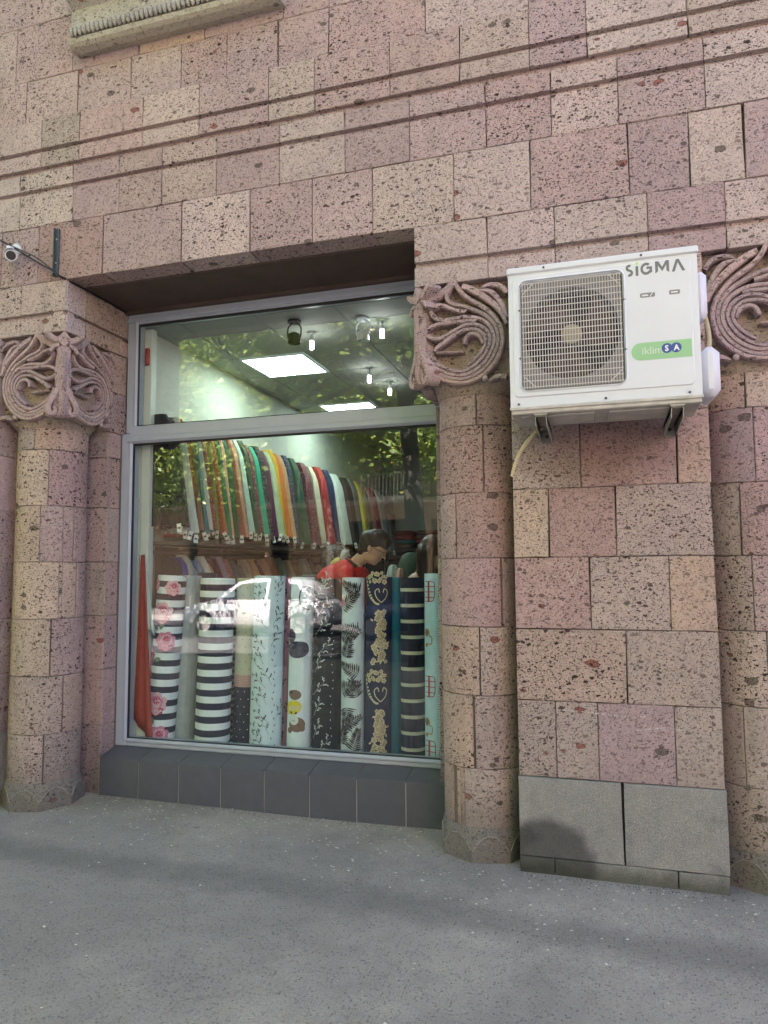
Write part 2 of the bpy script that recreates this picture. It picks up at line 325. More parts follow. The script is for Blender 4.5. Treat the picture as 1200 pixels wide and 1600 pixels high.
# ------------------------------------------------------------------ ground
def asphalt():
    t = NT('worn_asphalt'); pos = t.n('NewGeometry').outputs['Position']
    g1 = t.noise(pos, 160, 3, .75); g2 = t.noise(pos, 1.3, 4, .6); g3 = t.noise(pos, 9, 4, .6)
    d, c = t.vor(pos, 85); sep = t.n('SeparateColor', {'Color': c})
    agg = t.math('MULTIPLY', t.ramp(d, .42, .3), t.ramp(sep.outputs[0], .55, .6))
    col = t.mix(g2, (.262, .24, .212, 1), (.36, .333, .298, 1))
    col = t.mix(1., col, t.mix(g1, (.3, .3, .3, 1), (1.7, 1.7, 1.7, 1)), 'MULTIPLY')
    col = t.mix(1., col, t.mix(g3, (.82, .82, .82, 1), (1.18, 1.18, 1.18, 1)), 'MULTIPLY')
    col = t.mix(t.math('MULTIPLY', agg, .55), col, t.mix(sep.outputs[1], (.07, .07, .072, 1), (.38, .37, .355, 1)))
    # dark tide mark where water runs off the facade, parallel to the wall
    s = t.n('SeparateXYZ', {'Vector': pos}); y = t.math('ADD', s.outputs[1], t.math('MULTIPLY', t.math('SUBTRACT', t.noise(pos, .9, 3, .55), .5), .22))
    y = t.math('ADD', y, t.math('MULTIPLY', t.math('SUBTRACT', t.noise(pos, 11, 3, .6), .5), .10))
    y = t.math('ADD', y, t.math('MULTIPLY', s.outputs[0], .035))
    band = t.math('MULTIPLY', t.ramp(t.math('ABSOLUTE', t.math('ADD', y, .56)), .02, .21, 1, 0), t.ramp(t.noise(pos, 1.1, 2, .5), .25, .5, .45, 1))
    col = t.mix(t.math('MULTIPLY', band, .36), col, (.06, .06, .062, 1))
    b2 = t.ramp(t.math('ABSOLUTE', t.math('SUBTRACT', s.outputs[1], .02)), .05, .5, 1, 0)
    col = t.mix(t.math('MULTIPLY', b2, t.math('MULTIPLY', g3, .35)), col, (.20, .19, .17, 1))
    dg, cg = t.vor(pos, 2.6); sg = t.n('SeparateColor', {'Color': cg}); gum = t.math('MULTIPLY', t.ramp(t.math('ADD', dg, t.math('MULTIPLY', g3, .05)), .085, .06), t.ramp(sg.outputs[0], .6, .62))
    col = t.mix(t.math('MULTIPLY', gum, .45), col, (.07, .07, .07, 1))
    wear = t.ramp(t.noise(pos, .55, 5, .62), .42, .62); col = t.mix(1., col, t.mix(wear, (.82, .82, .83, 1), (1.12, 1.11, 1.09, 1)), 'MULTIPLY')
    # hairline cracks
    cv = t.n('TexVoronoi', {'Vector': t.n('VectorMath', {0: pos, 1: t.n('VectorMath', {0: t.noise(pos, 4, 3, .6, 1), 1: (.35, .35, 0)}, operation='MULTIPLY').outputs[0]}, operation='ADD').outputs[0], 'Scale': .55}, feature='DISTANCE_TO_EDGE')
    cr = t.math('MULTIPLY', t.ramp(cv.outputs['Distance'], .0015, .006, 1, 0), t.ramp(t.noise(pos, 1.9, 2, .5), .54, .6))
    col = t.mix(t.math('MULTIPLY', cr, .12), col, (.03, .03, .03, 1))
    t.bs(Base_Color=col, Roughness=.88); t.b.inputs['Specular IOR Level'].default_value = .3
    t.bump(t.math('ADD', t.math('MULTIPLY', g1, .7), t.math('SUBTRACT', t.math('MULTIPLY', agg, .6), t.math('MULTIPLY', cr, .1))), .006); return t.mat
M_asph = asphalt()
M_road = plain('road_asphalt', (.06, .06, .06, 1), .85, noise=.3, nsc=1.2)
M_kerb = plain('grey_kerb_stone', (.25, .24, .22, 1), .85, noise=.25, nsc=12, bump=.003)
def hgt(x, y): return .010*mnoise.noise(Vector((x*.6, y*.9, 1))) + .004*mnoise.noise(Vector((x*2.3, y*2.6, 5))) - .004*max(0, 1-abs(y+.56)/.35)
vs = []; fs = []; nx, ny = 110, 70
for j in range(ny+1):
    for i in range(nx+1):
        x = -8+9.3*i/nx; y = .7-5.2*j/ny; e = min(1, (x+8)/.6, (4.5-x)/.6, (y+4.5)/.5); vs.append((x, y, hgt(x, y)*max(0, e)))
for j in range(ny):
    for i in range(nx): a = j*(nx+1)+i; fs.append((a, a+nx+1, a+nx+2, a+1))
tag(link('pavement', pyd('pavement', vs, fs), None, M_asph, smooth=True), kind='structure')
b = MB(); b.box(-40, -8, -6.2, .7, -.3, 0); b.box(4.5, 40, -6.2, .7, -.3, 0); b.box(-8, 4.5, -6.2, -4.5, -.3, 0)
tag(b.build('outer_pavement', M_asph), kind='structure')
b = MB(); b.box(-40, 40, -6.36, -6.205, -.3, .012, .012); tag(b.build('kerb', M_kerb), kind='structure')
b = MB(); b.box(-60, 60, -16.6, -6.36, -.6, -.13); tag(b.build('road', M_road), kind='structure')
b = MB(); b.box(-60, 60, -16.76, -16.6, -.6, .0, .012); tag(b.build('kerb', M_kerb), kind='structure')
b = MB(); b.box(-60, 60, -21.9, -16.76, -.6, -.012); tag(b.build('far_pavement', plain('pale_paving', (.13, .125, .115, 1), .85, noise=.2, nsc=2)), kind='structure')
me = pyd('ground', [(-600, -600, -.62), (600, -600, -.62), (600, 600, -.62), (-600, 600, -.62)], [(0, 1, 2, 3)])
tag(link('ground', me, None, plain('earth', (.12, .11, .09, 1), .9)), kind='structure')

# ------------------------------------------------------------------ shop building
B = tag(empty('stone_building'), 'pink tuff stone building with carved scroll capitals and a shop window', 'building')
wall = MB()
XL, XR = -3.28, -.943          # window opening
wall.box(-14, 12, .034, .62, 3.44, 9.3); wall.box(-14, XL-.04, .034, .62, 3.07, 3.45); wall.box(XR+.04, 1.0, .034, .62, 3.07, 3.45)
wall.box(-14, -3.83, .034, .62, -.3, 3.07); wall.box(-3.83, -3.33, .52, .66, -.3, 3.07)
wall.box(-.39, .49, .034, .62, -.3, 3.07); wall.box(-.92, -.39, .52, .64, -.3, 3.07); wall.box(.49, 12, .52, .64, -.3, 3.07)
wall = wall.build('wall', M_mortar, B)
def course(z0, z1, xs, keys, grooves=(), y=0., **k):
    pre = []
    if z0 > 3.3 and xs[0] < -4: pre = [v for v in (-6.1, -5.5) if v < xs[0]-.3]; xs = pre+list(xs)+[v for v in (2.15, 2.6) if v > xs[-1]+.2]
    for i in range(len(xs)-1):
        key = keys[(i-len(pre)) % len(keys)]
        o = stone(wall, xs[i], xs[i+1], z0, z1, key, grooves, **k)
        if y: o.location.y = y
G1, G2, G3, G0 = 4.328, 4.196, 4.046, 3.19
course(3.41, 3.80, [-5.1, -4.45, -3.818, -3.511, -3.008, -2.426, -1.96, -1.554, -1.184, -.713, -.299, .201, .492, .743, 1.25, 1.8], 'PQPRPLMQLLPMLMMPL', depth=.16)
course(3.80, G2-.016, [-4.6, -4.1, -3.678, -3.249, -2.891, -2.578, -2.189, -1.764, -1.35, -.962, -.53, -.181, .161, .576, 1.0, 1.5], 'PLLMPQPLMPPQPLPM', (G3,))
course(G2+.016, 4.55, [-4.7, -4.1, -3.516, -3.212, -2.725, -2.316, -1.842, -1.542, -1.075, -.669, -.288, .013, .508, 1.0, 1.6], 'PQGPLPLPPGMLGLP', (G1,))
b = MB(); b.box(-6.1, 2.6, .03, .12, G2-.02, G2+.02); b.build('groove_bed', M_tuff, wall).color = stone_col('P')
course(4.55, 4.862, [-4.4, -3.675, -3.249, -2.835, -2.464, -2.137, -1.789, -1.457, -.867, -.287, .4, 1.0, 1.6], 'PQQQPMPPLPPGL', y=.022)
course(4.862, 5.27, [-4.4, -3.772, -3.301, -2.78, -2.3, -1.756, -1.456, -.9, -.2, .5, 1.1, 1.7], 'QPMOPPPPLPM', y=.022)
course(5.27, 5.62, [-4.4, -4.0, -3.5, -3.1, -2.6, -2.0, -1.6, -1.1, -.5, .2, .8, 1.4], 'MPQPLMPPPLM', y=.022)
course(5.62, 5.98, [-4.4, -3.8, -3.3, -2.8, -2.4, -1.9, -1.4, -.7, -.1, .5, 1.2], 'MPQPLMPPPL', y=.022)
b = MB(); b.box(-14, -4.4, -.02, .05, 3.06, 9.3); b.box(1.8, 12, -.02, .05, 3.06, 9.3); b.box(-4.4, 1.8, .02, .05, 5.98, 9.3); b.box(-14, -4.77, -.02, .05, -.3, 3.06); b.box(1.8, 12, .3, .54, -.3, 3.06)
o = b.build('upper_wall', M_tuff, B); o.color = stone_col('P')
b = MB(); b.box(-14, 12, .62, 8.4, 3.5, 9.3); b.box(-14, -3.3, .62, 8.4, -.3, 3.5); b.box(2.6, 12, .64, 8.4, -.3, 3.5); b.box(-3.4, 2.7, 7.6, 8.4, -.3, 3.5)
b.build('building_mass', M_mortar, B)
# course with the capitals' abacus
course(3.065, 3.41, [XR, -.534, -.179, .282, .643, 1.043], 'LQLML', (G0,), depth=.3)
course(3.065, 3.41, [-4.9, -4.3, -3.638, XL], 'QLL', (G0,), depth=.12)
for y0, y1, key in ((.0055, .19, 'L'), (.19, .55, 'O'), (.55, .66, 'O')): stone(wall, y0, y1, 3.065, 3.41, key, (G0,), side=XL)
for z0, z1, key in ((2.49, 2.78, 'P'), (2.78, 3.065, 'O')): stone(wall, .46, .66, z0, z1, key, side=XL-.008)
# pilasters
ZR = [.465, .842, 1.199, 1.562, 1.915, 2.28, 2.62, 3.065]
def pil(z0, z1, xs, keys, **k): course(z0, z1, xs, keys, depth=.3, **k)
pil(.465, .842, [-.427, -.238, -.036, .317, .527], 'DGMG'); pil(.842, 1.199, [-.427, .109, .527], 'OG'); pil(1.199, 1.562, [-.427, -.052, .319, .527], 'RGO')
pil(1.562, 1.915, [-.427, -.246, .079, .527], 'ARG'); pil(1.915, 2.28, [-.427, -.083, .376, .527], 'GRO'); pil(2.28, 2.62, [-.427, .1, .527], 'PG'); pil(2.62, 3.065, [-.427, -.1, .25, .527], 'PLP')
lx = [-4.77, -4.3, -3.796]
for a, c, keys in zip(ZR[:-1], ZR[1:], ('GD', 'MG', 'PM', 'GP', 'PP', 'OP', 'PL')): pil(a, c, lx, keys)
for xs in ([-.430, .068, .532], [-4.8, -4.3, -3.79]):
    for i in range(2): stone(wall, xs[i], xs[i+1], .08, .465, 'G', depth=.3, proud=.012, mat=M_gran, name='plinth_block').color = (.42, .41, .38, 1)
for xs in ([-.430, -.26, .305, .534], [-4.8, -4.2, -3.79]):
    for i in range(len(xs)-1): stone(wall, xs[i], xs[i+1], -.12, .08, 'G', depth=.3, proud=.014, mat=M_gran, name='plinth_block').color = (.36, .35, .31, 1)
# notch backs and narrow reveal
zr = [.06, .457, .835, 1.202, 1.573, 1.954, 2.312, 2.50]
for i in range(7):
    for x0, x1 in ((-3.80, -3.305), (-.94, -.42), (.52, 1.05)):
        o = stone(wall, x0, x1, zr[i], zr[i+1], 'MPPGPMD'[i], depth=.04); o.location.y = .485
    stone(wall, .485, .68, zr[i], zr[i+1], 'MPPPGOP'[i], side=-3.305, depth=.06)
for x0, x1 in ((-3.80, -3.305), (-.94, -.42), (.52, 1.05)): o = stone(wall, x0, x1, -.12, .06, 'D', depth=.04); o.location.y = .483
stone(wall, .48, .68, -.12, .06, 'D', side=-3.302, depth=.06)
# soffit
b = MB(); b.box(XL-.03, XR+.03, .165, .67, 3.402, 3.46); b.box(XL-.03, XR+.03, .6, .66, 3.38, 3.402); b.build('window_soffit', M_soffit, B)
# columns
def column(cx, rows, smooth_name='column'):
    b = MB(); b.lathe([(.212, -.2), (.212, 2.47)], 32)
    col = b.build('column', M_mortar, B, smooth=True, loc=(cx, .274, 0))
    for z0, z1, segs in rows:
        for a0, a1, key, *r in segs: drum(col, r[0] if r else .224, a0, a1, z0, z1, key)
    # flared eight sided foot with scalloped facets
    n, m = 80, 14; vs = []; fs = []; ap = .229
    for j in range(m+1):
        z = -.1 + .27*j/m
        for i in range(n):
            a = 2*pi*i/n; t = ((a+pi/8) % (pi/4))-pi/8; poly = ap/cos(t); fl = .222+.036*min(1, max(0, (.172-z)/.13))**.8
            r = min(poly*1.03, fl) + .002*mnoise.noise(Vector((a*3, z*20, cx)))
            vs.append((r*cos(a+.25), r*sin(a+.25), z))
    for j in range(m):
        for i in range(n): fs.append((j*n+i, j*n+(i+1) % n, (j+1)*n+(i+1) % n, (j+1)*n+i))
    fs.append(tuple(m*n+i for i in range(n)))
    me = pyd('column_foot', vs, fs); o = link('column_foot', me, col, M_tuff); o.color = (.30, .28, .25, 1); autosmooth(me, 12)
    e_ = MB()
    for k in range(8):
        P = []
        for i in range(13):
            t = (-1+2*i/12)*pi/8*.97; pr_ = ap/cos(t)*1.03; z = .172-.13*(max(0, pr_-.222)/.036)**1.25; a = k*pi/4+t+.25; P.append(((pr_+.0008)*cos(a), (pr_+.0008)*sin(a), max(z, -.05)))
        e_.tube(P, .0028, 4, cap=False)
    q_ = e_.build('worn_edge', M_carve, o); q_.color = (.50, .47, .43, 1)
    return col
column(-.641, [(2.28, 2.475, [(-120, 5, 'P'), (5, 120, 'R')]), (1.915, 2.28, [(-120, 14, 'R'), (14, 120, 'R')]), (1.562, 1.915, [(-120, -28, 'P'), (-28, 120, 'R')]),
   (1.199, 1.562, [(-120, 37, 'R'), (37, 120, 'M')]), (.842, 1.199, [(-120, 4, 'O'), (4, 120, 'G')]), (.465, .842, [(-120, -6, 'O'), (-4, 120, 'D')]),
   (.165, .465, [(-120, -41, 'O'), (-41, -36, 'O', .208), (-36, -27, 'O', .213), (-27, -20, 'O', .219), (-20, 120, 'G')])])
column(-3.582, [(2.31, 2.475, [(-110, 10, 'G'), (10, 120, 'O')]), (1.939, 2.31, [(-120, 35, 'A'), (35, 120, 'R')]), (1.571, 1.939, [(-120, 24, 'A'), (24, 60, 'P'), (60, 80, 'P', .219), (80, 120, 'P')]),
   (1.202, 1.571, [(-120, 56, 'A'), (56, 62, 'A', .216), (62, 90, 'A', .214), (90, 120, 'P')]), (.835, 1.202, [(-120, 45, 'A'), (45, 120, 'P')]), (.469, .835, [(-120, 68, 'G'), (68, 120, 'O')]), (.165, .469, [(-120, 39, 'G'), (39, 120, 'D')])])
column(.741, [(2.28, 2.475, [(-120, -10, 'O'), (-10, 120, 'A')]), (1.915, 2.28, [(-120, -3, 'M'), (-3, 120, 'R')]), (1.56, 1.915, [(-120, -22, 'G'), (-22, 120, 'R')]), (1.199, 1.56, [(-120, -12, 'D'), (-12, 120, 'P')]),
   (.842, 1.199, [(-120, 0, 'G'), (0, 120, 'G')]), (.465, .842, [(-120, -30, 'G'), (-30, 120, 'G')]), (.165, .465, [(-120, 10, 'G'), (10, 120, 'D')])])
# capitals
exec_vol = None
def ribbon(b, P, mp, back=.07, lift=0.0, bed=True):
    if bed: ribbon(b, [(u, v, w+.008) for u, v, w in P], mp, back-.003, lift+.0085, False)
    P = spline(P, 4); n = len(P); rings = []
    for i, (u, v, w) in enumerate(P):
        a = P[max(i-1, 0)]; c = P[min(i+1, n-1)]; du, dv = c[0]-a[0], c[1]-a[1]; L = math.hypot(du, dv) or 1
        nu, nv = -dv/L, du/L; h = w/2-.0007; ch = min(.0011, h*.4)
        rings.append([mp(u+nu*s, v+nv*s, d) for s, d in ((-h, back), (-h, ch+lift), (-h+ch, lift), (0, lift-.0006), (h-ch, lift), (h, ch+lift), (h, back))])
    k = 7; vs = [p for r in rings for p in r]; fs = []
    for i in range(n-1):
        for j in range(k-1): fs.append((i*k+j, i*k+j+1, (i+1)*k+j+1, (i+1)*k+j))
    fs.append(tuple(range(k))); fs.append(tuple(reversed(range((n-1)*k, n*k)))); b.add(vs, fs)
def capital(cx, corner, sgn, keys='PG'):
    """corner: x of the opening's corner; sgn +1 when the stone lies to the right of it"""
    b = MB(); xa, xb = sorted((corner+sgn*.055, corner+sgn*.525))
    b.box(xa, xb, .060, .5, 2.53, 3.064)
    n = 40; rings = []
    for t in (0, .35, .7, 1.):
        z = 2.452+.08*t; q = []
        for i in range(n):
            a = 2*pi*i/n; sq = .236/max(abs(cos(a)), abs(sin(a))); r = .228*(1-t)+min(sq, .30)*t
            q.append((cx+r*cos(a), .274+r*sin(a), z))
        rings += q
    fs = [(j*n+i, j*n+(i+1) % n, (j+1)*n+(i+1) % n, (j+1)*n+i) for j in range(3) for i in range(n)]+[tuple(range(n)), tuple(3*n+i for i in range(n))]
    b.add(rings, fs)
    cap = b.build('capital', M_carve, B); cap.color = (.36, .285, .235, 1)  # core coloured darker brown to deepen the shade in the carved hollows
    front = lambda u, v, d: (corner+sgn*u, -.004+d, 3.065+v)
    side = lambda u, v, d: (corner-sgn*(.004-d)*1., u, 3.065+v)
    faces = [front] + ([side] if sgn < 0 else [side])
    for mp in faces:
        for kk, P in VOL.items():
            r = MB(); ribbon(r, P, mp, lift=rnd.uniform(-.001, .001)+(.004 if kk in ('b6', 'l2', 'l3') else 0) + (.012 if kk == 'b7' else 0))
            o = r.build('scroll_band', M_carve, cap); o.color = stone_col('P' if kk in ('b1', 'b3', 'l1') else 'M')
        r = MB(); c = Vector(mp(.382, -.545, .012)); r.ball(c, .017, 10); o = r.build('carved_bud', M_carve, cap, smooth=True); o.color = stone_col('Q')
    # corner stem on the diagonal
    q = sqrt(.5); e = Vector((corner, 0, 3.065)); ax = Vector((sgn*q, -q, 0)) if sgn > 0 else Vector((q, q, 0)); nrm = Vector((-sgn*q, -q, 0))
    mp = lambda u, v, d: tuple(e + ax*u + nrm*(-.014-d) + Vector((0, 0, v)))
    r = MB()
    ribbon(r, [(0, -.092, .030), (0, -.12, .066), (0, -.16, .072), (0, -.21, .054), (0, -.27, .050), (0, -.32, .060), (0, -.355, .074)], mp, .09, .0)
    for s_ in (-1, 1):
        ribbon(r, [(s_*.016, -.345, .036), (s_*.034, -.40, .030), (s_*.062, -.45, .028), (s_*.082, -.495, .028), (s_*.078, -.535, .028), (s_*.052, -.545, .026), (s_*.042, -.52, .018), (s_*.052, -.50, .012)], mp, .09, .002)
        ribbon(r, [(s_*.012, -.062, .04), (s_*.05, -.058, .034), (s_*.085, -.036, .03), (s_*.11, -.02, .02)], mp, .09, .002)
        ribbon(r, [(s_*.03, -.09, .022), (s_*.062, -.105, .02), (s_*.085, -.14, .016)], mp, .09, .004)
    ribbon(r, [(0, -.375, .010), (0, -.41, .036), (0, -.45, .050), (0, -.49, .034), (0, -.53, .010)], mp, .09, -.003)
    ribbon(r, [(0, .004, .004), (0, -.02, .034), (0, -.048, .082), (0, -.058, .086), (0, -.078, .05), (0, -.098, .014)], mp, .09, -.006)
    o = r.build('corner_leaf', M_carve, cap); o.color = stone_col('P')
capital(-.641, XR, 1); capital(-3.582, XL, -1); capital(.741, 1.043, -1)
for x0, x1 in ((-.42, .52), (-4.7, -3.80)):
    b = MB(); b.box(x0, x1, -.012, .1, 2.535, 2.6, .006); b.build('frieze_band', M_carve, B).color = stone_col('P')
    for c, s in ((x0, 1), (x1, -1)):
        for P in ([(.0, -.06, .03), (.06, -.05, .045), (.11, -.1, .045), (.14, -.19, .04), (.15, -.3, .03)], [(.0, -.5, .03), (.06, -.49, .05), (.12, -.47, .04), (.16, -.4, .03)], [(.005, -.2, .02), (.03, -.3, .05), (.02, -.42, .04)]):
            r = MB(); ribbon(r, P, lambda u, v, d: (c+s*u, -.004+d, 3.065+v), .03); r.build('scroll_band', M_carve, B, smooth=True).color = stone_col('Q')
# moulded sill of the upper window
sx0, sx1 = -3.245, -1.735; SZ = 4.93
def mould(name, prof, x0, x1, key, par=B, mat=None):
    b = MB(); n = len(prof); vs = [(x0, y, z) for y, z in prof]+[(x1, y, z) for y, z in prof]
    b.add(vs, [tuple(range(n)), tuple(reversed(range(n, 2*n)))]+[(i, n+i, n+(i+1) % n, (i+1) % n) for i in range(n)])
    o = b.build(name, mat or M_carve, par); o.color = stone_col(key); return o
sill = mould('upper_window_sill', [(.05, SZ+.005), (-.03, SZ-.01), (-.075, SZ+.0), (-.096, SZ+.018), (-.098, SZ+.052), (-.085, SZ+.058), (-.07, SZ+.125), (-.05, SZ+.135), (-.04, SZ+.15), (.05, SZ+.15)], sx0+.01, sx1, 'D')
sill.color = (.40, .36, .30, 1)
o = mould('sill_fascia', [(.05, SZ+.15), (-.05, SZ+.15), (-.05, SZ+.29), (-.08, SZ+.31), (-.15, SZ+.34), (-.155, SZ+.44), (.05, SZ+.44)], sx0-.01, sx1+.0, 'G', sill); o.color = (.45, .42, .385, 1)
b = MB(); n = 44
for i in range(n):
    x = sx0+.02+(sx1-sx0-.04)*(i+.5)/n; b.ball((x, -.100, SZ+.094), .0185, 8, (.88, 1.1, 1.9*rnd.uniform(.93, 1.05)))
o = b.build('bead_moulding', M_carve, sill, smooth=True); o.color = (.40, .38, .34, 1)
# ------------------------------------------------------------------ shop window
M_frame = plain('grey_window_frame', (.36, .405, .475, 1), .38, spec=.5, noise=.08, nsc=8)
M_gasket = plain('black_gasket', (.015, .015, .015, 1), .6)
M_pvc = plain('white_jamb', (.62, .66, .60, 1), .5)
def glassmat():
    t = NT('window_glass'); t.t.nodes.remove(t.b)
    tr = t.n('BsdfTransparent', {'Color': (.90, .955, .925, 1)}); gl = t.n('BsdfGlossy', {'Color': (1, 1, 1, 1), 'Roughness': 0.0})
    geo = t.n('NewGeometry'); inc = t.n('VectorMath', operation='DOT_PRODUCT'); t.set(inc.inputs[0], geo.outputs['Incoming']); t.set(inc.inputs[1], geo.outputs['Normal'])
    c = t.math('SUBTRACT', 1., t.math('ABSOLUTE', inc.outputs['Value']), clamp=True); f = t.math('ADD', .12, t.math('MULTIPLY', t.math('POWER', c, 5.), .9), clamp=True)
    n1 = t.n('TexCoord').outputs['Object']; bp = t.n('Bump', {'Height': t.noise(n1, 1.3, 1, .4), 'Distance': .0012}); t.set(gl.inputs['Normal'], bp.outputs[0])
    mx = t.n('MixShader'); t.set(mx.inputs[0], f); t.set(mx.inputs[1], tr.outputs[0]); t.set(mx.inputs[2], gl.outputs[0]); t.set(t.out.inputs[0], mx.outputs[0]); return t.mat
M_glass = glassmat()
win = MB()
fx0, fx1 = -3.305, -.86; yf = .63
def bar(b, x0, x1, z0, z1, y0=yf, y1=.72, bv=.008): b.box(x0, x1, y0, y1, z0, z1, bv)
bar(win, fx0, -3.212, .29, 2.50); bar(win, -3.275, -3.182, 2.50, 3.40, yf+.004)
bar(win, -3.212, fx1, .29, .345); bar(win, -3.275, fx1, 3.305, 3.402, yf+.006)
bar(win, -3.24, fx1, 2.468, 2.555, yf+.003); bar(win, -3.26, fx1, 2.425, 2.482, yf-.014, .72, .016)
bar(win, -.955, fx1, .3, 3.4, yf+.002)
bar(win, -3.275, fx1, 3.32, 3.352, yf-.008, .70, .006); bar(win, -3.215, fx1, .318, .343, yf-.008, .7, .008); bar(win, -3.245, -3.215, .33, 2.45, yf-.006, .7, .008); bar(win, -3.21, -3.186, 2.55, 3.33, yf-.006, .7, .008)
win = win.build('window_frame', M_frame, B)
g = MB()
for x0, x1, z0, z1 in ((-3.212, -.955, .345, 2.43), (-3.186, -.955, 2.553, 3.308)):
    g.box(x0, x1, .640, .652, z0, z0+.006); g.box(x0, x1, .640, .652, z1-.018, z1); g.box(x0, x0+.010, .640, .652, z0, z1)
g.build('gasket', M_gasket, win)
for x0, x1, z0, z1 in ((-3.212, -.955, .343, 2.432), (-3.186, -.955, 2.551, 3.31)):
    me = pyd('window_pane', [(x0, .66, z0), (x1, .66, z0), (x1, .66, z1), (x0, .66, z1)], [(0, 1, 2, 3)]); link('window_pane', me, win, M_glass)
# tiled sill
M_tile = plain('slate_grey_tile', (.085, .09, .11, 1), .42, noise=.22, nsc=14, bump=.0006)
M_grout = plain('pale_grout', (.6, .58, .53, 1), .9)
b = MB(); b.box(-3.297, -.86, .462, .70, -.2, .243); b.prism([(-3.297, .24), (-.86, .24), (-.86, .244), (-3.297, .244)], .462, .7); ts = b.build('tiled_sill', M_grout, B)
tx = [-3.293+.307*i for i in range(9)]
for i in range(8):
    b = MB(); b.box(tx[i]+.0035, tx[i+1]-.0035, .454, .468, -.1, .249, .0012); b.build('tile', M_tile, ts)
    b = MB(); b.box(tx[i]+.0015, tx[i+1]-.0015, 0, .2, -.007, 0, .0012, M=Matrix.Translation((0, .4555, .2545)) @ Matrix.Rotation(radians(11.5), 4, 'X')); b.build('tile', M_tile, ts)
# ------------------------------------------------------------------ air conditioner outdoor unit
M_white = plain('white_enamel', (.68, .71, .76, 1), .38, noise=.07, nsc=4)
M_white2 = plain('white_plastic', (.70, .71, .77, 1), .45)
M_dirtyw = plain('soiled_white_tray', (.50, .48, .44, 1), .6, noise=.4, nsc=14)
M_galv = plain('galvanised_steel', (.36, .35, .32, 1), .5, .5, noise=.35, nsc=25)
M_black = plain('black_plastic', (.012, .012, .013, 1), .5)
M_coil = plain('dusty_fan_brown', (.085, .055, .042, 1), .6, noise=.5, nsc=20)
M_grill = plain('grille_wire', (.62, .60, .59, 1), .5)
M_logo = plain('grey_print', (.16, .175, .18, 1), .5); M_green = plain('green_label', (.30, .56, .30, 1), .5); M_blue = plain('blue_disc', (.035, .09, .32, 1), .5)
M_screw = plain('screw_head', (.10, .10, .10, 1), .5, .6); M_pale = plain('pale_print', (.55, .68, .55, 1), .5); M_whitep = plain('white_print', (.85, .85, .85, 1), .5)
AC = tag(empty('air_conditioner', (-.384, -.42, 2.243)), 'white outdoor air conditioner unit on brackets above the pilaster', 'air conditioner')
Wd, Hd, Dp = .836, .68, .33     # local: x right, y back, z up
gx0, gx1, gz0, gz1 = .058, .517, .088, .605    # grille recess
b = MB()
def facing(b, x0, x1, z0, z1, hx0, hx1, hz0, hz1, y0, y1):
    b.box(x0, hx0, y0, y1, z0, z1); b.box(hx1, x1, y0, y1, z0, z1); b.box(hx0, hx1, y0, y1, z0, hz0); b.box(hx0, hx1, y0, y1, hz1, z1)
facing(b, .004, Wd-.004, .006, Hd-.02, gx0, gx1, gz0, gz1, .004, .014)
b.box(.002, .012, .0135, Dp, .006, Hd-.02); b.box(Wd-.012, Wd-.002, .0135, Dp, .006, Hd-.02); b.box(.012, Wd-.012, Dp-.012, Dp, .006, Hd-.02); b.box(.012, Wd-.012, .10, Dp-.012, Hd-.05, Hd-.03)
b.build('housing', M_white, AC)
b = MB()   # raised front panel with rounded corners round the grille
def rrect(x0, x1, z0, z1, r, n=6):
    P = []
    for cx, cz, a in ((x1-r, z0+r, -90), (x1-r, z1-r, 0), (x0+r, z1-r, 90), (x0+r, z0+r, 180)):
        for i in range(n+1): t = radians(a+90*i/n); P.append((cx+r*cos(t), cz+r*sin(t)))
    return P
def ring(b, A, C, y):
    n = len(A); b.add([(x, ya, z) for (x, z), ya in [(p, y[0]) for p in A]]+[(x, y[1], z) for x, z in C], [(i, (i+1) % n, n+(i+1) % n, n+i) for i in range(n)])
o1 = rrect(.022, Wd-.03, .055, Hd-.045, .022); o2 = rrect(.027, Wd-.035, .060, Hd-.05, .02)
i2 = rrect(gx0-.012, gx1+.012, gz0-.012, gz1+.012, .04); i3 = rrect(gx0-.006, gx1+.006, gz0-.006, gz1+.006, .036)
ring(b, o1, o2, (.0045, -.001)); ring(b, o2, i2, (-.001, -.001)); ring(b, i2, i3, (-.001, -.006)); ring(b, i3, rrect(gx0+.001, gx1-.001, gz0+.001, gz1-.001, .03), (-.006, .013))
b.build('front_panel', M_white, AC, smooth=True)
b = MB(); b.box(-.004, Wd+.003, -.006, Dp+.004, Hd-.032, Hd, .006); b.build('lid', M_white, AC)
b = MB(); b.box(.006, Wd-.006, .008, Dp-.008, -.022, .006, .004); b.box(.05, .38, .05, .26, -.03, -.022, .003); b.box(.44, .70, .05, .26, -.03, -.022, .003); b.box(.0, Wd, .0, .012, -.004, .012, .003)
b.build('base_tray', M_dirtyw, AC)
b = MB(); k = 36
for i in range(k): x = gx0+.012+(gx1-gx0-.024)*i/(k-1); b.box(x-.0016, x+.0016, -.0075, -.0045, gz0+.004, gz1-.004)
k = 18
for i in range(k): z = gz0+.012+(gz1-gz0-.024)*i/(k-1); b.box(gx0+.006, gx1-.006, -.0045, -.0020, z-.0018, z+.0018)
for q in range(4):
    x = gx0+.012 if q % 2 == 0 else gx1-.012; z = gz0+.012 if q < 2 else gz1-.012; s1 = 1 if q % 2 == 0 else -1; s2 = 1 if q < 2 else -1
    b.tube([(x, -.0055, z+s2*.05), (x+s1*.05, -.0055, z)], .002, 5)
b.build('fan_grille', M_grill, AC)
gc = ((gx0+gx1)/2, (gz0+gz1)/2)
b = MB(); n = 48   # shroud plate with round throat
sq = []
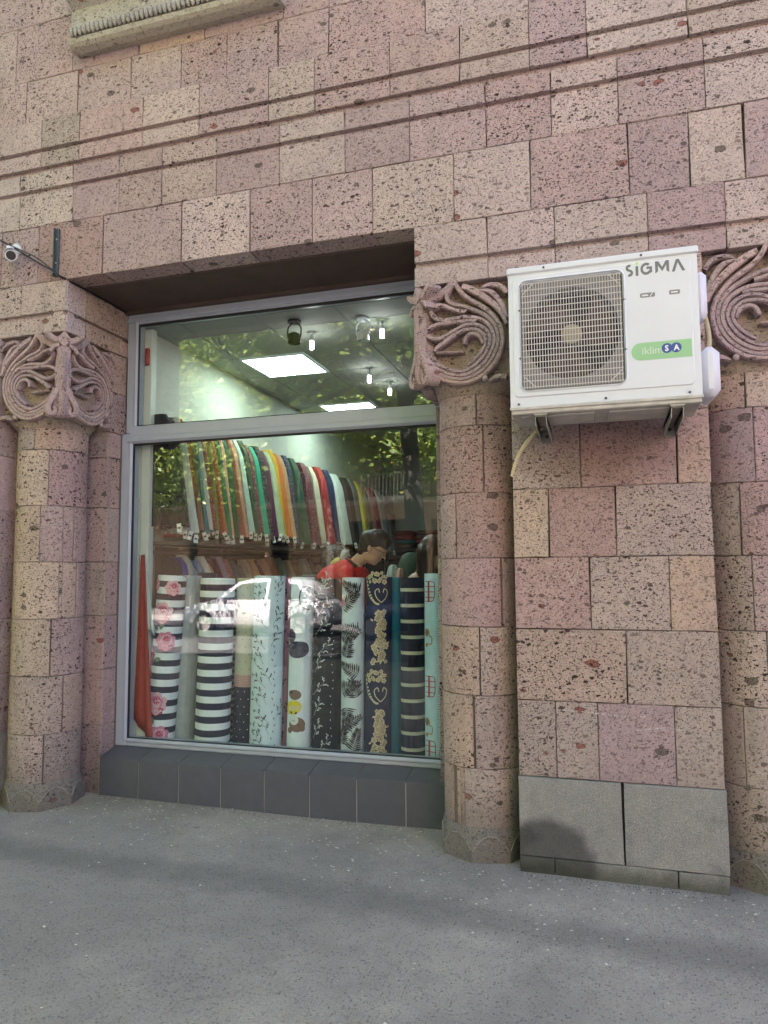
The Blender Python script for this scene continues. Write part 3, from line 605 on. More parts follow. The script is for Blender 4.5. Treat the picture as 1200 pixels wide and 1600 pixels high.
for i in range(n):
    a = 2*pi*i/n; s = .5/max(abs(cos(a)), abs(sin(a))); sq.append((gc[0]+s*cos(a)*(gx1-gx0-.002), gc[1]+s*sin(a)*(gz1-gz0-.002)))
cir = [(gc[0]+.215*cos(2*pi*i/n), gc[1]+.215*sin(2*pi*i/n)) for i in range(n)]
ring(b, sq, cir, (.02, .014)); ring(b, cir, cir, (.014, .11)); b.build('fan_shroud', plain('dusty_grey_plastic', (.24, .225, .22, 1), .7, noise=.3, nsc=15), AC)
b = MB(); b.box(gx0-.02, gx1+.02, .17, .175, gz0-.02, gz1+.02)
for i in range(40): x = gx0+.4*i/39+.02; b.box(x-.001, x+.001, .12, .165, gz0, gz1)
b.build('coil', M_black, AC)
fan = empty('fan', (gc[0], .06, gc[1])); fan.parent = AC
fan = None
b = MB(); b.lathe([(.001, -.022), (.03, -.02), (.046, -.012), (.05, .04), (.05, .05)], 24, Matrix.Translation((gc[0], .045, gc[1])) @ Matrix.Rotation(radians(-90), 4, 'X'))
hub = b.build('fan_hub', plain('yellowed_hub', (.42, .36, .24, 1), .6), AC, smooth=True)
bpy.data.objects.remove(bpy.data.objects['fan'])
for q in range(3):
    vs = []; n = 10
    for i in range(n+1):
        r = .045+.158*i/n; sw = .5*(i/n)**1.3; wd = .75-.12*i/n
        for j in range(6):
            a = q*2*pi/3+sw+wd*(j/5-.5)*1.9; vs.append((gc[0]+r*cos(a), .085-.055*(j/5), gc[1]+r*sin(a)))
    fs = [(i*6+j, i*6+j+1, (i+1)*6+j+1, (i+1)*6+j) for i in range(n) for j in range(5)]
    o = link('fan_blade', pyd('fan_blade', vs, fs), AC, M_coil, smooth=True)
b = MB()
for x, z in ((.17, Hd-.016), (.60, Hd-.016), (.042, .024), (.43, .024), (.78, .024), (gx0-.006+.0, .24), (gx0-.006, .47), (gx1+.006, .24), (gx1+.006, .47)):
    b.lathe([(.0055, 0), (.0055, .004), (.002, .006)], 10, Matrix.Translation((x, -.004 if z > .6 else .001, z)) @ Matrix.Rotation(radians(90), 4, 'X'))
b.build('screw', M_screw, AC)
b = MB(); b.box(Wd-.004, Wd+.045, .09, .24, .385, .60, .02); b.build('side_handle', M_white2, AC, smooth=True)
b = MB(); b.box(Wd-.004, Wd+.078, .03, .25, .01, .235, .03); b.build('valve_cover', M_white2, AC, smooth=True)
# printed marks
def flat(parent, name, polys, mat, M, y=-.0016):
    b = MB()
    for p in polys: b.add([(x, y, z) for x, z in p], [tuple(range(len(p)))])
    o = b.build(name, mat, parent); o.matrix_local = M; return o
def stroke(P, w):
    out = []
    for i in range(len(P)-1):
        (x0, z0), (x1, z1) = P[i], P[i+1]; L = math.hypot(x1-x0, z1-z0) or 1; nx, nz = -(z1-z0)/L*w/2, (x1-x0)/L*w/2; e = 0
        out.append([(x0+nx, z0+nz), (x1+nx, z1+nz), (x1-nx, z1-nz), (x0-nx, z0-nz)])
    return out
def arc(cx, cz, rx, rz, a0, a1, n=12): return [(cx+rx*cos(radians(a0+(a1-a0)*i/n)), cz+rz*sin(radians(a0+(a1-a0)*i/n))) for i in range(n+1)]
def bandarc(cx, cz, rx, rz, w, a0, a1, n=14):
    A = arc(cx, cz, rx, rz, a0, a1, n); C = arc(cx, cz, rx-w, rz-w, a0, a1, n); return [[A[i], A[i+1], C[i+1], C[i]] for i in range(n)]
H = .056; w = .0125
L = []
L += bandarc(.020, .040, .019, .0165, w, 60, 270)+bandarc(.020, .0165, .019, .0165, w, -120, 90)
L += [[(.052, 0), (.066, 0), (.066, .045), (.052, .045)]]
L += bandarc(.106, .028, .029, .0285, w, 50, 335, 20)+[[(.108, .026), (.136, .026), (.136, .037), (.108, .037)], [(.124, .006), (.136, .010), (.136, .03), (.124, .03)]]
L += [[(.152, 0), (.166, .010), (.166, .056), (.152, .056)], [(.208, .010), (.222, 0), (.222, .056), (.208, .056)], [(.152, .056), (.168, .056), (.187, .028), (.187, .008)], [(.222, .056), (.206, .056), (.187, .028), (.187, .008)]]
L += [[(.234, 0), (.249, 0), (.271, .056), (.257, .056)], [(.302, 0), (.287, 0), (.257, .056), (.271, .056)]]
LM = Matrix.Translation((.532, 0, .572)) @ Matrix.Diagonal((.83, 1, 1, 1))
b = MB()
for i, p in enumerate(L): b.add([(x, -.0017-.00004*(i % 7), z) for x, z in p], [tuple(range(len(p)))])
o = b.build('brand_lettering', M_logo, AC); o.matrix_local = LM
flat(AC, 'lettering_dot', [arc(.059, .057, .007, .007, 0, 360, 12)], plain('lime_dot', (.45, .68, .25, 1), .5), LM)
I4 = Matrix()
flat(AC, 'badge', [rrect(.590, .653, .468, .489, .006, 3), rrect(.712, .757, .469, .489, .005, 3)], plain('grey_badge', (.22, .23, .235, 1), .5), I4)
flat(AC, 'badge_print', stroke([(.598, .4765), (.625, .4765)], .0035)+stroke([(.598, .4805), (.622, .4805)], .002)+stroke([(.632, .470), (.644, .489)], .003)+stroke([(.720, .479), (.748, .479)], .005), M_whitep, I4, -.0022)
flat(AC, 'green_label', [arc(.583, .222, .038, .040, 90, 270, 14)+[(.796, .182), (.796, .262)]], M_green, I4)
for cx in (.694, .732): flat(AC, 'label_disc', [arc(cx, .228, .0225, .0225, 0, 360, 24)], M_blue, I4, -.0022 if cx > .7 else -.0026)
def text(parent, name, body, size, mat, loc, rot=(pi/2, 0, 0), off=0.0, sx=1.):
    cu = bpy.data.curves.new(name, 'FONT'); cu.body = body; cu.size = size; cu.offset = off; cu.resolution_u = 3
    t = bpy.data.objects.new('t', cu); S.collection.objects.link(t); bpy.context.view_layer.update()
    me = bpy.data.meshes.new_from_object(t.evaluated_get(bpy.context.evaluated_depsgraph_get())); bpy.data.objects.remove(t)
    o = link(name, me, parent, mat); o.location = loc; o.rotation_euler = rot; o.scale.x = sx; return o
text(AC, 'label_letter', 'S', .036, M_whitep, (.6855, -.0032, .2155), off=.0012, sx=.9)
text(AC, 'label_letter', 'A', .036, M_whitep, (.7225, -.003, .2155), off=.0012, sx=.9)
text(AC, 'label_word', 'iklim', .047, M_pale, (.588, -.0025, .209), off=.0006, sx=1.0)
# wall brackets (they carry the unit)
for nm, bx, lb in (('wall_bracket', -.245, 'left steel wall bracket under the white air conditioner, beside the hose'), ('wall_bracket', .345, 'right steel wall bracket under the white air conditioner')):
    T = tag(empty(nm, (bx, 0, 2.16)), lb, 'bracket', 'steel brackets under the air conditioner'); w = .026
    M = Matrix.Translation((0, 0, 0))
    b = MB(); b.box(-w, w, -.40, -.005, .048, .052); b.box(-w, -w+.003, -.40, -.005, .028, .052); b.box(w-.003, w, -.40, -.005, .028, .052); b.box(-w-.004, w+.004, -.41, -.37, .052, .060, .001); b.build('arm', M_galv, T)
    b = MB(); b.box(-w, w, -.012, -.004, -.014, .052); b.build('wall_plate', M_galv, T)
    b = MB()
    for s in (-1, 1):
        q = [(-.395, .050), (-.395, .004), (-.012, -.014), (-.012, .050)]
        x0, x1 = s*w, s*(w-.003); n = 4
        b.add([(x0, y, z) for y, z in q]+[(x1, y, z) for y, z in q], [(0, 1, 2, 3), (7, 6, 5, 4)]+[(i, (i+1) % n, n+(i+1) % n, n+i) for i in range(n)])
    b.build('gusset', M_galv, T)
    b = MB()
    for y, z in ((-.02, .02),): b.lathe([(.009, 0), (.009, .008)], 6, Matrix.Translation((0, y+.006, z)) @ Matrix.Rotation(radians(90), 4, 'X'))
    b.build('bolt', M_screw, T)
M_hose = plain('cream_hose', (.50, .43, .27, 1), .6, noise=.2, nsc=40)
def hose(name, P, r, ribs, mat, label, cat):
    Q = spline(P, 14); R = [r*(1+(.14 if i % 2 else -.06)*ribs) for i in range(len(Q))]; b = MB(); b.tube(Q, R, 10)
    return tag(b.build(name, mat, smooth=not ribs), label, cat)
hose('drain_hose', [(-.21, -.05, 2.25), (-.24, -.12, 2.22), (-.287, -.15, 2.185), (-.345, -.155, 2.12), (-.384, -.15, 2.055), (-.412, -.15, 1.965)], .0095, 1, M_hose, 'ribbed cream drain hose hanging below the left side of the air conditioner', 'hose')
hose('refrigerant_pipe', [(.455, -.30, 2.70), (.484, -.26, 2.68), (.506, -.23, 2.61), (.512, -.22, 2.54), (.50, -.23, 2.46)], .010, 0, M_hose, 'cream insulated pipe looping out beside the air conditioner valve cover', 'pipe')
# ------------------------------------------------------------------ things on the left wall
o = MB(); o.box(-3.368, -3.338, -.016, -.002, 3.43, 3.755, .002); o.box(-3.368, -3.362, -.03, -.016, 3.43, 3.755)
o = o.build('steel_channel', plain('blue_grey_steel', (.075, .09, .115, 1), .5, .4)); tag(o, 'short blue-grey steel channel screwed upright to the stone above the window corner', 'channel')
b = MB()
for z in (3.52, 3.68): b.ball((-3.352, -.018, z), .006, 6)
b.build('screw', M_galv, o)
P = [(-4.3, -.05, 4.05), (-3.95, -.045, 3.83), (-3.80, -.035, 3.73), (-3.64, -.03, 3.635), (-3.50, -.03, 3.545), (-3.36, -.03, 3.46), (-3.30, -.022, 3.412), (-3.265, .12, 3.398), (-3.262, .40, 3.396), (-3.268, .60, 3.39)]
hose('cable', P, .0055, 0, M_black, 'black cable bundle slanting down the stone to the window corner', 'cable')
b = MB(); b.tube(spline([(x+.004, y-.012, z+.012+(.012*sin(i*2))) for i, (x, y, z) in enumerate(P[:8])], 4), .0035, 6)
tag(b.build('cable', M_black), 'thin loose black wire wrapped along the thicker cable bundle', 'cable')
CM = tag(empty('security_camera', (-3.62, -.02, 3.60)), 'white bullet security camera under the black cable at the left edge', 'camera')
ax = Vector((.62, -.72, -.32)).normalized(); Q = ax.to_track_quat('Z', 'Y').to_matrix().to_4x4()
b = MB(); b.lathe([(.03, -.10), (.034, -.09), (.034, .05), (.036, .055), (.036, .075), (.030, .078)], 20, Matrix.Translation((-.005, -.085, -.035)) @ Q)
b.build('camera_body', M_whitep, CM, smooth=True)
b = MB(); b.lathe([(.029, .0785), (.029, .081)], 20, Matrix.Translation((-.005, -.085, -.035)) @ Q); b.build('lens', M_black, CM)
b = MB(); b.lathe([(.036, -.03), (.040, .0), (.040, .095), (.038, .095)], 20, Matrix.Translation((-.005, -.085, -.029)) @ Q @ Matrix.Diagonal((1, 1, 1, 1)), cap=False)
b.build('hood', M_white, CM, smooth=True)
b = MB(); b.lathe([(.04, 0), (.04, .015), (.02, .02)], 16, Matrix.Translation((-.07, .02, .06)) @ Matrix.Rotation(radians(90), 4, 'X')); b.tube([(-.07, -.0, .06), (-.07, -.05, .05), (-.04, -.06, .0)], .014, 8); b.build('mount', M_white, CM, smooth=True)
# chalk scribbles on the pilaster
def chalkmat():
    t = NT('chalk'); pos = t.n('NewGeometry').outputs['Position']; tr = t.n('BsdfTransparent'); mx = t.n('MixShader'); t.set(mx.inputs[0], t.ramp(t.noise(pos, 170, 2, .6), .40, .54, .12, .95)); t.set(mx.inputs[1], tr.outputs[0]); t.set(mx.inputs[2], t.b.outputs[0]); t.set(t.out.inputs[0], mx.outputs[0]); t.bs(Base_Color=(.62, .58, .55, 1), Roughness=.95); return t.mat
M_chalk = chalkmat()
def chalk(name, lines, w, label):
    for li in lines:
        P = spline(li, 6); b = MB(); vs = []
        for i in range(len(P)):
            a = P[max(i-1, 0)]; c = P[min(i+1, len(P)-1)]; Ln = math.hypot(c[0]-a[0], c[1]-a[1]) or 1; ww = w*rnd.uniform(.25, 1.1); nx, nz = -(c[1]-a[1])/Ln*ww/2, (c[0]-a[0])/Ln*ww/2
            vs += [(P[i][0]+nx, 0, P[i][1]+nz), (P[i][0]-nx, 0, P[i][1]-nz)]
        b.add(vs, [(2*i, 2*i+1, 2*i+3, 2*i+2) for i in range(len(P)-1)]); o = b.build(name, M_chalk, wall); o.location = (0, -.0045, 0)
chalk('chalk_mark', [[(-.16, 1.172), (-.125, 1.174)], [(-.142, 1.173), (-.144, 1.14)], [(-.112, 1.172), (-.113, 1.14)], [(-.092, 1.172), (-.093, 1.14)], [(-.068, 1.172), (-.09, 1.155), (-.068, 1.142)], [(-.03, 1.172), (.02, 1.168)], [(.045, 1.165), (.06, 1.145)]], .003, '')
chalk('chalk_mark', [[(-.235, .80), (-.1, .795), (.05, .785), (.15, .782), (.2, .80), (.235, .86), (.25, .90)], [(.09, .70), (.15, .72), (.26, .735), (.36, .73)], [(-.03, .93), (0, .95), (.03, .94)]], .0045, '')
chalk('chalk_mark', [[(-.27, 1.525), (-.25, 1.53), (-.235, 1.52)], [(-.2, 1.53), (-.15, 1.528), (-.11, 1.532)], [(-.24, 1.48), (-.23, 1.46), (-.205, 1.475)], [(-.16, 1.49), (-.14, 1.43), (-.12, 1.46), (-.11, 1.49)], [(-.08, 1.52), (-.075, 1.525)], [(-.02, 1.49), (0, 1.47), (.03, 1.49)], [(.12, 1.30), (.13, 1.29)]], .007, '')
# fallen petals: too many to count
b = MB(); vs = []; fs = []
for i in range(700):
    if rnd.random() < .5: x, y = rnd.uniform(-4.3, -1.0), .45-abs(rnd.gauss(0, .35))
    elif rnd.random() < .6: x, y = rnd.uniform(-.9, 1.2), -.05-abs(rnd.gauss(0, .25))
    else: x, y = rnd.uniform(-3, 2), rnd.uniform(-2.6, .3)
    if y > -.03 and (x < -3.9 or x > -.95): continue
    s = rnd.uniform(.0018, .0066)*(1.2 if rnd.random() < .12 else 1); a = rnd.uniform(0, pi); z = hgt(x, y)+.002; n = len(vs)
    for k in range(5):
        t = 2*pi*k/5+a; vs.append((x+s*cos(t)*1.3, y+s*sin(t)*rnd.uniform(.6, 1.2), z+rnd.uniform(0, s*.6)))
    fs.append(tuple(n+k for k in range(5)))
tag(link('fallen_petals', pyd('fallen_petals', vs, fs), None, plain('dry_petal', (.62, .60, .50, 1), .8)), 'small pale dried petals scattered over the asphalt in front of the sill', 'petals', kind='stuff')

# dry grit gathered along the foot of the wall: too many bits to count
vs = []; fs = []
for i in range(900):
    q = rnd.random()
    if q < .40: x, y = rnd.uniform(-3.28, -.95), .452-abs(rnd.gauss(0, .035))
    elif q < .66: x, y = rnd.uniform(-.42, .53), -.022-abs(rnd.gauss(0, .035))
    elif q < .86: a = rnd.uniform(pi, 2*pi); r_ = .262+abs(rnd.gauss(0, .03)); cx_ = rnd.choice((-.641, -3.582, .741)); x, y = cx_+r_*cos(a), .274+r_*sin(a)
    else: x, y = rnd.uniform(-4, 1.2), -.03-abs(rnd.gauss(0, .5))
    s_ = rnd.uniform(.0015, .006); z = hgt(x, y)+s_*.4; n = len(vs); rr_ = [rnd.uniform(.6, 1.3) for _ in range(5)]
    vs += [(x+s_*rr_[0], y, z-s_*.5), (x-s_*.5, y+s_*rr_[1], z-s_*.5), (x-s_*.5, y-s_*rr_[2], z-s_*.5), (x, y, z+s_*.5*rr_[3])]; fs += [(n, n+1, n+3), (n+1, n+2, n+3), (n+2, n, n+3), (n, n+2, n+1)]
tag(link('grit', pyd('grit', vs, fs), None, plain('grit', (.14, .12, .10, 1), .95)), 'dark grit and crumbs gathered where the wall meets the asphalt', 'grit', kind='stuff')
# ------------------------------------------------------------------ shop interior
M_inwall = plain('cream_wall_paint', (.50, .52, .46, 1), .7, noise=.05, nsc=2)
M_ceil = plain('ceiling_tile', (.36, .37, .34, 1), .8, noise=.06, nsc=3)
M_ceilb = plain('ceiling_grid', (.22, .23, .21, 1), .7)
M_floor = plain('shop_floor', (.22, .20, .17, 1), .3, noise=.2, nsc=3)
M_shelf = plain('dark_shelf', (.05, .045, .04, 1), .6)
def sbox(name, *a, mat): b = MB(); b.box(*a); return tag(b.build(name, mat), kind='structure')
sbox('shop_floor', -3.27, 2.58, .68, 7.5, -.02, .02, mat=M_floor)
for n_, a in (('shop_wall', (-3.27, -3.2, .72, 7.5, .02, 3.36)), ('shop_wall', (-3.2, 2.5, 7.4, 7.5, .02, 3.36)), ('shop_wall', (2.5, 2.58, .72, 7.5, .02, 3.36))): sbox(n_, *a, mat=M_inwall)
sbox('shop_wall', -.86, 2.5, .70, .76, .02, 3.36, mat=M_inwall)
ce = sbox('shop_ceiling', -3.2, 2.5, .72, 7.4, 3.325, 3.36, mat=M_ceilb)
xs = [-3.2, -2.9]+[-2.9+.6*i for i in range(1, 10)]; ys = [.72, 1.02]+[1.02+.6*i for i in range(1, 11)]+[7.4]
LAMPS = {(1, 2), (1, 5)}; shared = {}
M_panel = plain('light_panel', (.8, .8, .8, 1), .5, emit=(.74, 1, .87, 1), es=1.85)
for i in range(len(xs)-1):
    for j in range(len(ys)-1):
        x0, x1, y0, y1 = xs[i]+.004, min(xs[i+1], 2.5)-.004, ys[j]+.004, ys[j+1]-.004
        if (i, j) in LAMPS:
            T = tag(empty('ceiling_light_panel', ((x0+x1)/2, (y0+y1)/2, 3.30)), 'lit square ceiling panel '+('nearer the window, above the first row of fabrics' if j == 2 else 'deeper in the shop, cut off by the window transom'), 'ceiling light', 'square ceiling light panels')
            b = MB(); w, d = (x1-x0)/2, (y1-y0)/2; b.box(-w+.02, w-.02, -d+.02, d-.02, -.004, .01); b.build('diffuser', M_panel, T)
            b = MB(); facing2 = [(-w, w, -d, -d+.02), (-w, w, d-.02, d), (-w, -w+.02, -d+.02, d-.02), (w-.02, w, -d+.02, d-.02)]
            for q in facing2: b.box(*q, -.008, .012)
            b.build('frame', M_white, T); continue
        key = (round(x1-x0, 3), round(y1-y0, 3))
        if key not in shared:
            b = MB(); b.box(-key[0]/2, key[0]/2, -key[1]/2, key[1]/2, 0, .014); o = b.build('ceiling_tile', M_ceil, ce); shared[key] = o.data
        else: o = link('ceiling_tile', shared[key], ce)
        o.location = ((x0+x1)/2, (y0+y1)/2, 3.305)
M_bulb = plain('lit_bulb', (1, 1, 1, 1), .5, emit=(.92, 1, .92, 1), es=6.5)
for k, (x, y, z, nm) in enumerate(((-2.043, 1.175, 3.2, 'left of the two lit bulbs nearest the window, above the nearer light panel'), (-1.459, 1.085, 3.2, 'right of the two lit bulbs nearest the window, close to the carved capital'), (-1.927, 2.232, 3.2, 'upper of the two small lit bulbs deeper in the shop'), (-1.883, 2.733, 3.2, 'lower of the two small lit bulbs deeper in the shop'))):
    T = tag(empty('ceiling_bulb', (x, y, z)), nm, 'lamp', 'lit ceiling bulbs')
    b = MB(); b.lathe([(.004, -.03), (.014, -.027), (.0155, -.01), (.0155, .025), (.010, .032)], 16); b.build('bulb', M_bulb, T)
    b = MB(); b.lathe([(.018, .033), (.018, .06), (.008, .065), (.008, .098), (.03, .10), (.03, .105)], 16); b.build('socket', M_white, T, smooth=True)
for x, y, dz, lb in ((-2.064, .90, .0, 'grey wire-armed ceiling spotlight, switched off, left of the two'), (-1.574, 1.0, .0, 'small white ceiling spotlight, switched off, near the capital')):
    T = tag(empty('ceiling_spotlight', (x, y, 3.30)), lb, 'lamp'); m = M_black if dz == 0 and x < -2 else M_white
    b = MB(); b.lathe([(.05, -.012), (.05, .0)], 16); b.build('base', m, T)
    b = MB()
    for s in (-1, 1): b.tube(spline([(s*.012, 0, -.01), (s*.05, 0, -.05), (s*.05, 0, -.11), (s*.038, 0, -.13)], 4), .006, 6)
    b.build('arm', m, T)
    b = MB(); b.lathe([(.02, -.085), (.042, -.10), (.046, -.165), (.040, -.165), (.036, -.11)], 20, cap=False); b.build('shade', m, T, smooth=True)
# inner jamb, red latch, display ledge
b = MB(); b.box(-3.199, -3.13, .725, .79, .02, 3.30, .004); J = tag(b.build('inner_jamb', M_pvc), 'pale inner jamb strip at the left edge behind the glass', 'jamb')
b = MB(); b.box(-3.175, -3.14, .700, .724, 3.02, 3.15, .008); b.box(-3.165, -3.150, .690, .700, 3.04, 3.09, .003)
tag(b.build('alarm_sensor', plain('red_plastic', (.32, .02, .015, 1), .4)), 'small red alarm sensor on the pale jamb behind the upper pane', 'sensor')
b = MB(); b.box(-3.12, -.9, .73, 1.32, .20, .268, .005); b.box(-3.1, -.92, .76, 1.28, .02, .20)
tag(b.build('display_ledge', plain('pale_ledge', (.35, .34, .31, 1), .6)), 'low display ledge behind the glass that carries the fabric rolls', 'ledge')
# -------- fabric rolls
def cloth(name, col, kind=None, col2=None, p=.06, duty=.5, sheen=.0, nz=.06):
    t = NT(name); tc = t.n('TexCoord').outputs['Object']; c = col
    if kind == 'stripe':
        z = t.n('SeparateXYZ', {'Vector': tc}).outputs[2]; z = t.math('ADD', z, t.math('MULTIPLY', t.noise(tc, 4, 1, .4), .006))
        f = t.math('FRACT', t.math('DIVIDE', z, p)); m = t.ramp(f, duty-.012, duty+.012); m = t.math('MULTIPLY', m, t.ramp(f, 1., .985)); c = t.mix(m, col, col2)
    if kind == 'check':
        sp = t.n('SeparateXYZ', {'Vector': tc}); f1 = t.ramp(t.math('FRACT', t.math('MULTIPLY', sp.outputs[2], 90.)), .4, .6); f2 = t.ramp(t.math('FRACT', t.math('MULTIPLY', sp.outputs[0], 90.)), .4, .6)
        c = t.mix(t.math('MULTIPLY', t.math('ADD', f1, f2), .5), col, col2)
    c = t.mix(1., c, t.mix(t.noise(tc, 14, 3, .6), (1-nz*2,)*3+(1,), (1+nz*2,)*3+(1,)), 'MULTIPLY')
    t.bs(Base_Color=c, Roughness=.8); t.b.inputs['Specular IOR Level'].default_value = .25
    if sheen: t.b.inputs['Sheen Weight'].default_value = sheen
    t.bump(t.math('ADD', t.noise(t.scalev(tc, (1, 1, .25)), 26, 3, .6), t.math('MULTIPLY', t.noise(tc, 7, 2, .5), 1.)), .006); return t.mat
NAVY = (.010, .014, .045, 1); WHT = (.74, .82, .86, 1); INK = (.012, .013, .02, 1)
def make_roll(label, xb, xt, r, y, zt, mat, yt=None, mats=(), z0=.27):
    L = zt-z0; prof = []
    M = Vector((xt-xb, ((yt if yt is not None else y+.015)-y), L)); q = M.to_track_quat('Z', 'Y'); L = M.length
    # keep the seam side turned to the street
    rot = q.to_matrix(); f = Vector((0, -1, 0)); 
    zax = M.normalized(); yax = (Vector((0, 1, 0))-zax*zax.y).normalized(); xax = yax.cross(zax)
    R = Matrix((xax, yax, zax)).transposed()
    ph = rnd.uniform(0, 6); sm = -pi/2+rnd.choice((-1, 1))*rnd.uniform(.55, 1.0); n = 64; m = 22; vs = []; fs = []
    for j in range(m+1):
        z = L*j/m
        for i in range(n):
            a = 2*pi*i/n; rr = r*(1+.035*(((a-sm)/(2*pi)) % 1.)+.010*sin(2*a+ph)+.010*mnoise.noise(Vector((cos(a)*2, sin(a)*2+ph, z*2.3))) )
            vs.append((rr*cos(a), rr*sin(a), z+(.003*sin(a+ph) if j == m else 0)))
    for j in range(m):
        for i in range(n): fs.append((j*n+i, j*n+(i+1) % n, (j+1)*n+(i+1) % n, (j+1)*n+i))
    fs.append(tuple(reversed(range(n))))
    pr = m*n; k = 9
    for q_ in range(1, k+1):
        rr = r*(1-.085*q_); dz = -.006 if q_ % 2 else .002
        if q_ >= k-1: rr = r*.26
        if q_ == k: dz = -.12
        s = len(vs)
        for i in range(n): a = 2*pi*i/n; vs.append((rr*cos(a), rr*sin(a), L+dz))
        for i in range(n): fs.append((pr+i, pr+(i+1) % n, s+(i+1) % n, s+i))
        pr = s
    fs.append(tuple(pr+i for i in range(n)))
    o = link('fabric_roll', pyd('fabric_roll', vs, fs), None, mat); autosmooth(o.data, 50)
    o.matrix_world = Matrix.Translation((xb, y, z0)) @ R.to_4x4()
    tag(o, label, 'fabric roll', 'fabric rolls standing in the shop window'); o['r'] = r; del o['r']
    return o, r*1.045, L
class Deco:
    def __init__(s, roll): s.o, s.r, s.L = roll; s.layers = {}
    def P(s, u, z, e=0.0): a = u/s.r; rr = s.r+.0012+e; return (rr*sin(a), -rr*cos(a), z)
    def blob(s, mat, u, z, rad, fn=None, n=14, e=0., sx=1., sz=1., rot=0.):
        b = s.layers.setdefault(mat.name, (mat, MB()))[1]; vs = [s.P(u, z, e)]; fs = []
        for k in (.5, 1.):
            for i in range(n):
                a = 2*pi*i/n; q = rad*k*(fn(a) if fn else 1); x, y = q*cos(a)*sx, q*sin(a)*sz; vs.append(s.P(u+x*cos(rot)-y*sin(rot), z+x*sin(rot)+y*cos(rot), e))
        for i in range(n): fs += [(0, 1+i, 1+(i+1) % n), (1+i, 1+n+i, 1+n+(i+1) % n, 1+(i+1) % n)]
        b.add(vs, fs)
    def line(s, mat, pts, w, e=0.0, sm=4, taper=False):
        b = s.layers.setdefault(mat.name, (mat, MB()))[1]; P = spline(pts, sm) if sm > 1 else pts; vs = []; n = len(P)
        for i, p in enumerate(P):
            a = P[max(i-1, 0)]; c = P[min(i+1, n-1)]; L = math.hypot(c[0]-a[0], c[1]-a[1]) or 1; nx, nz = -(c[1]-a[1])/L, (c[0]-a[0])/L; h = w/2*((1-.85*i/(n-1)) if taper else 1)
            vs += [s.P(p[0]+nx*h, p[1]+nz*h, e), s.P(p[0]-nx*h, p[1]-nz*h, e)]
        b.add(vs, [(2*i, 2*i+1, 2*i+3, 2*i+2) for i in range(n-1)])
    def leaf(s, mat, u, z, ln, wd, rot, e=0.):
        b = s.layers.setdefault(mat.name, (mat, MB()))[1]; n = 6; vs = []
        for i in range(n+1):
            t = i/n; h = wd/2*sin(pi*min(1, t*.96+.02))**.8; x = ln*t; vs += [s.P(u+x*cos(rot)-h*sin(rot), z+x*sin(rot)+h*cos(rot), e), s.P(u+x*cos(rot)+h*sin(rot), z+x*sin(rot)-h*cos(rot), e)]
        b.add(vs, [(2*i, 2*i+1, 2*i+3, 2*i+2) for i in range(n)])
    def done(s, name='printed_pattern'):
        for mat, b in s.layers.values():
            me = pyd(name, b.v, b.f); link(name, me, s.o, mat)
M_p1 = plain('pale_pink_print', (.70, .42, .48, 1), .8, noise=.15, nsc=60); M_p2 = plain('pink_print', (.58, .20, .32, 1), .8, noise=.15, nsc=60); M_p3 = plain('crimson_print', (.42, .02, .08, 1), .8)
M_lf = plain('sage_print', (.16, .22, .16, 1), .8); M_ink = plain('black_print', INK, .8); M_navyp = plain('navy_print', NAVY, .8); M_wp = plain('white_twig_print', (.62, .68, .68, 1), .8)
M_crm = plain('cream_print', (.60, .54, .40, 1), .8, noise=.2, nsc=50); M_brn = plain('ochre_print', (.22, .15, .08, 1), .8); M_gold = plain('gold_print', (.50, .48, .06, 1), .7); M_redp = plain('red_print', (.45, .03, .03, 1), .8)
M_orp = plain('orange_print', (.45, .20, .05, 1), .8); M_bear = plain('brown_print', (.20, .115, .085, 1), .8); M_yel = plain('yellow_print', (.70, .60, .02, 1), .8); M_dgry = plain('grey_print_cloth', (.12, .13, .13, 1), .8); M_gap = plain('dark_backing', (.02, .018, .018, 1), .9)
R1 = Deco(make_roll('navy and white striped fabric roll printed with large pink roses', -3.088, -3.013, .101, .85, 1.471, cloth('rose_stripe_cloth', NAVY, 'stripe', WHT, .094, .47)))
def rose(d, u, z, s, dark=0):
    a, b_, c = (M_p1, M_p2, M_p3) if not dark else (M_p2, M_p1, M_p3)
    pet = lambda k, ph: (lambda t: .82+.2*abs(sin(k*t/2+ph)))
    d.blob(c, u+s*.06, z-s*.55, s*.62, pet(7, .4), 26, .0002, 1.1, .7); d.blob(a, u, z, s, pet(7, .2), 30, .0006, 1., .92)
    for k in range(7): t = k*.9+.3; d.line(b_, [(u+s*.25*cos(t), z+s*.25*sin(t)), (u+s*.55*cos(t+.35), z+s*.52*sin(t+.35)), (u+s*.82*cos(t+.2), z+s*.78*sin(t+.2))], s*.09, .0009, 4, True)
    d.blob(b_, u+s*.1, z+s*.1, s*.55, pet(6, 1.), 24, .0011); d.blob(a, u+s*.06, z+s*.02, s*.42, pet(5, .5), 20, .0014)
    for k in range(9): t = k*.7; d.line(c, [(u+s*.08+s*.1*cos(t), z+s*.2+s*.08*sin(t)), (u+s*.12+s*.34*cos(t), z+s*.22+s*.3*sin(t))], s*.11, .0017, 1)
for u, z, s, dk in ((.0, .94, .086, 0), (.045, .74, .075, 1), (-.095, .62, .07, 1), (-.09, .50, .045, 1), (.005, .30, .088, 0), (.045, .075, .078, 1), (-.08, 1.14, .05, 1), (.07, 1.12, .06, 0)):
    z = min(z, 1.14); rose(R1, u, z, s, dk)
for u, z, a in ((-.02, .81, 2.2), (.0, .82, 1.2), (-.03, .60, .3), (-.07, .34, 2.4), (0, .15, 1.8), (-.03, .11, 2.8)): R1.leaf(M_lf, u, z, .055, .032, a, .0004)
R1.done()
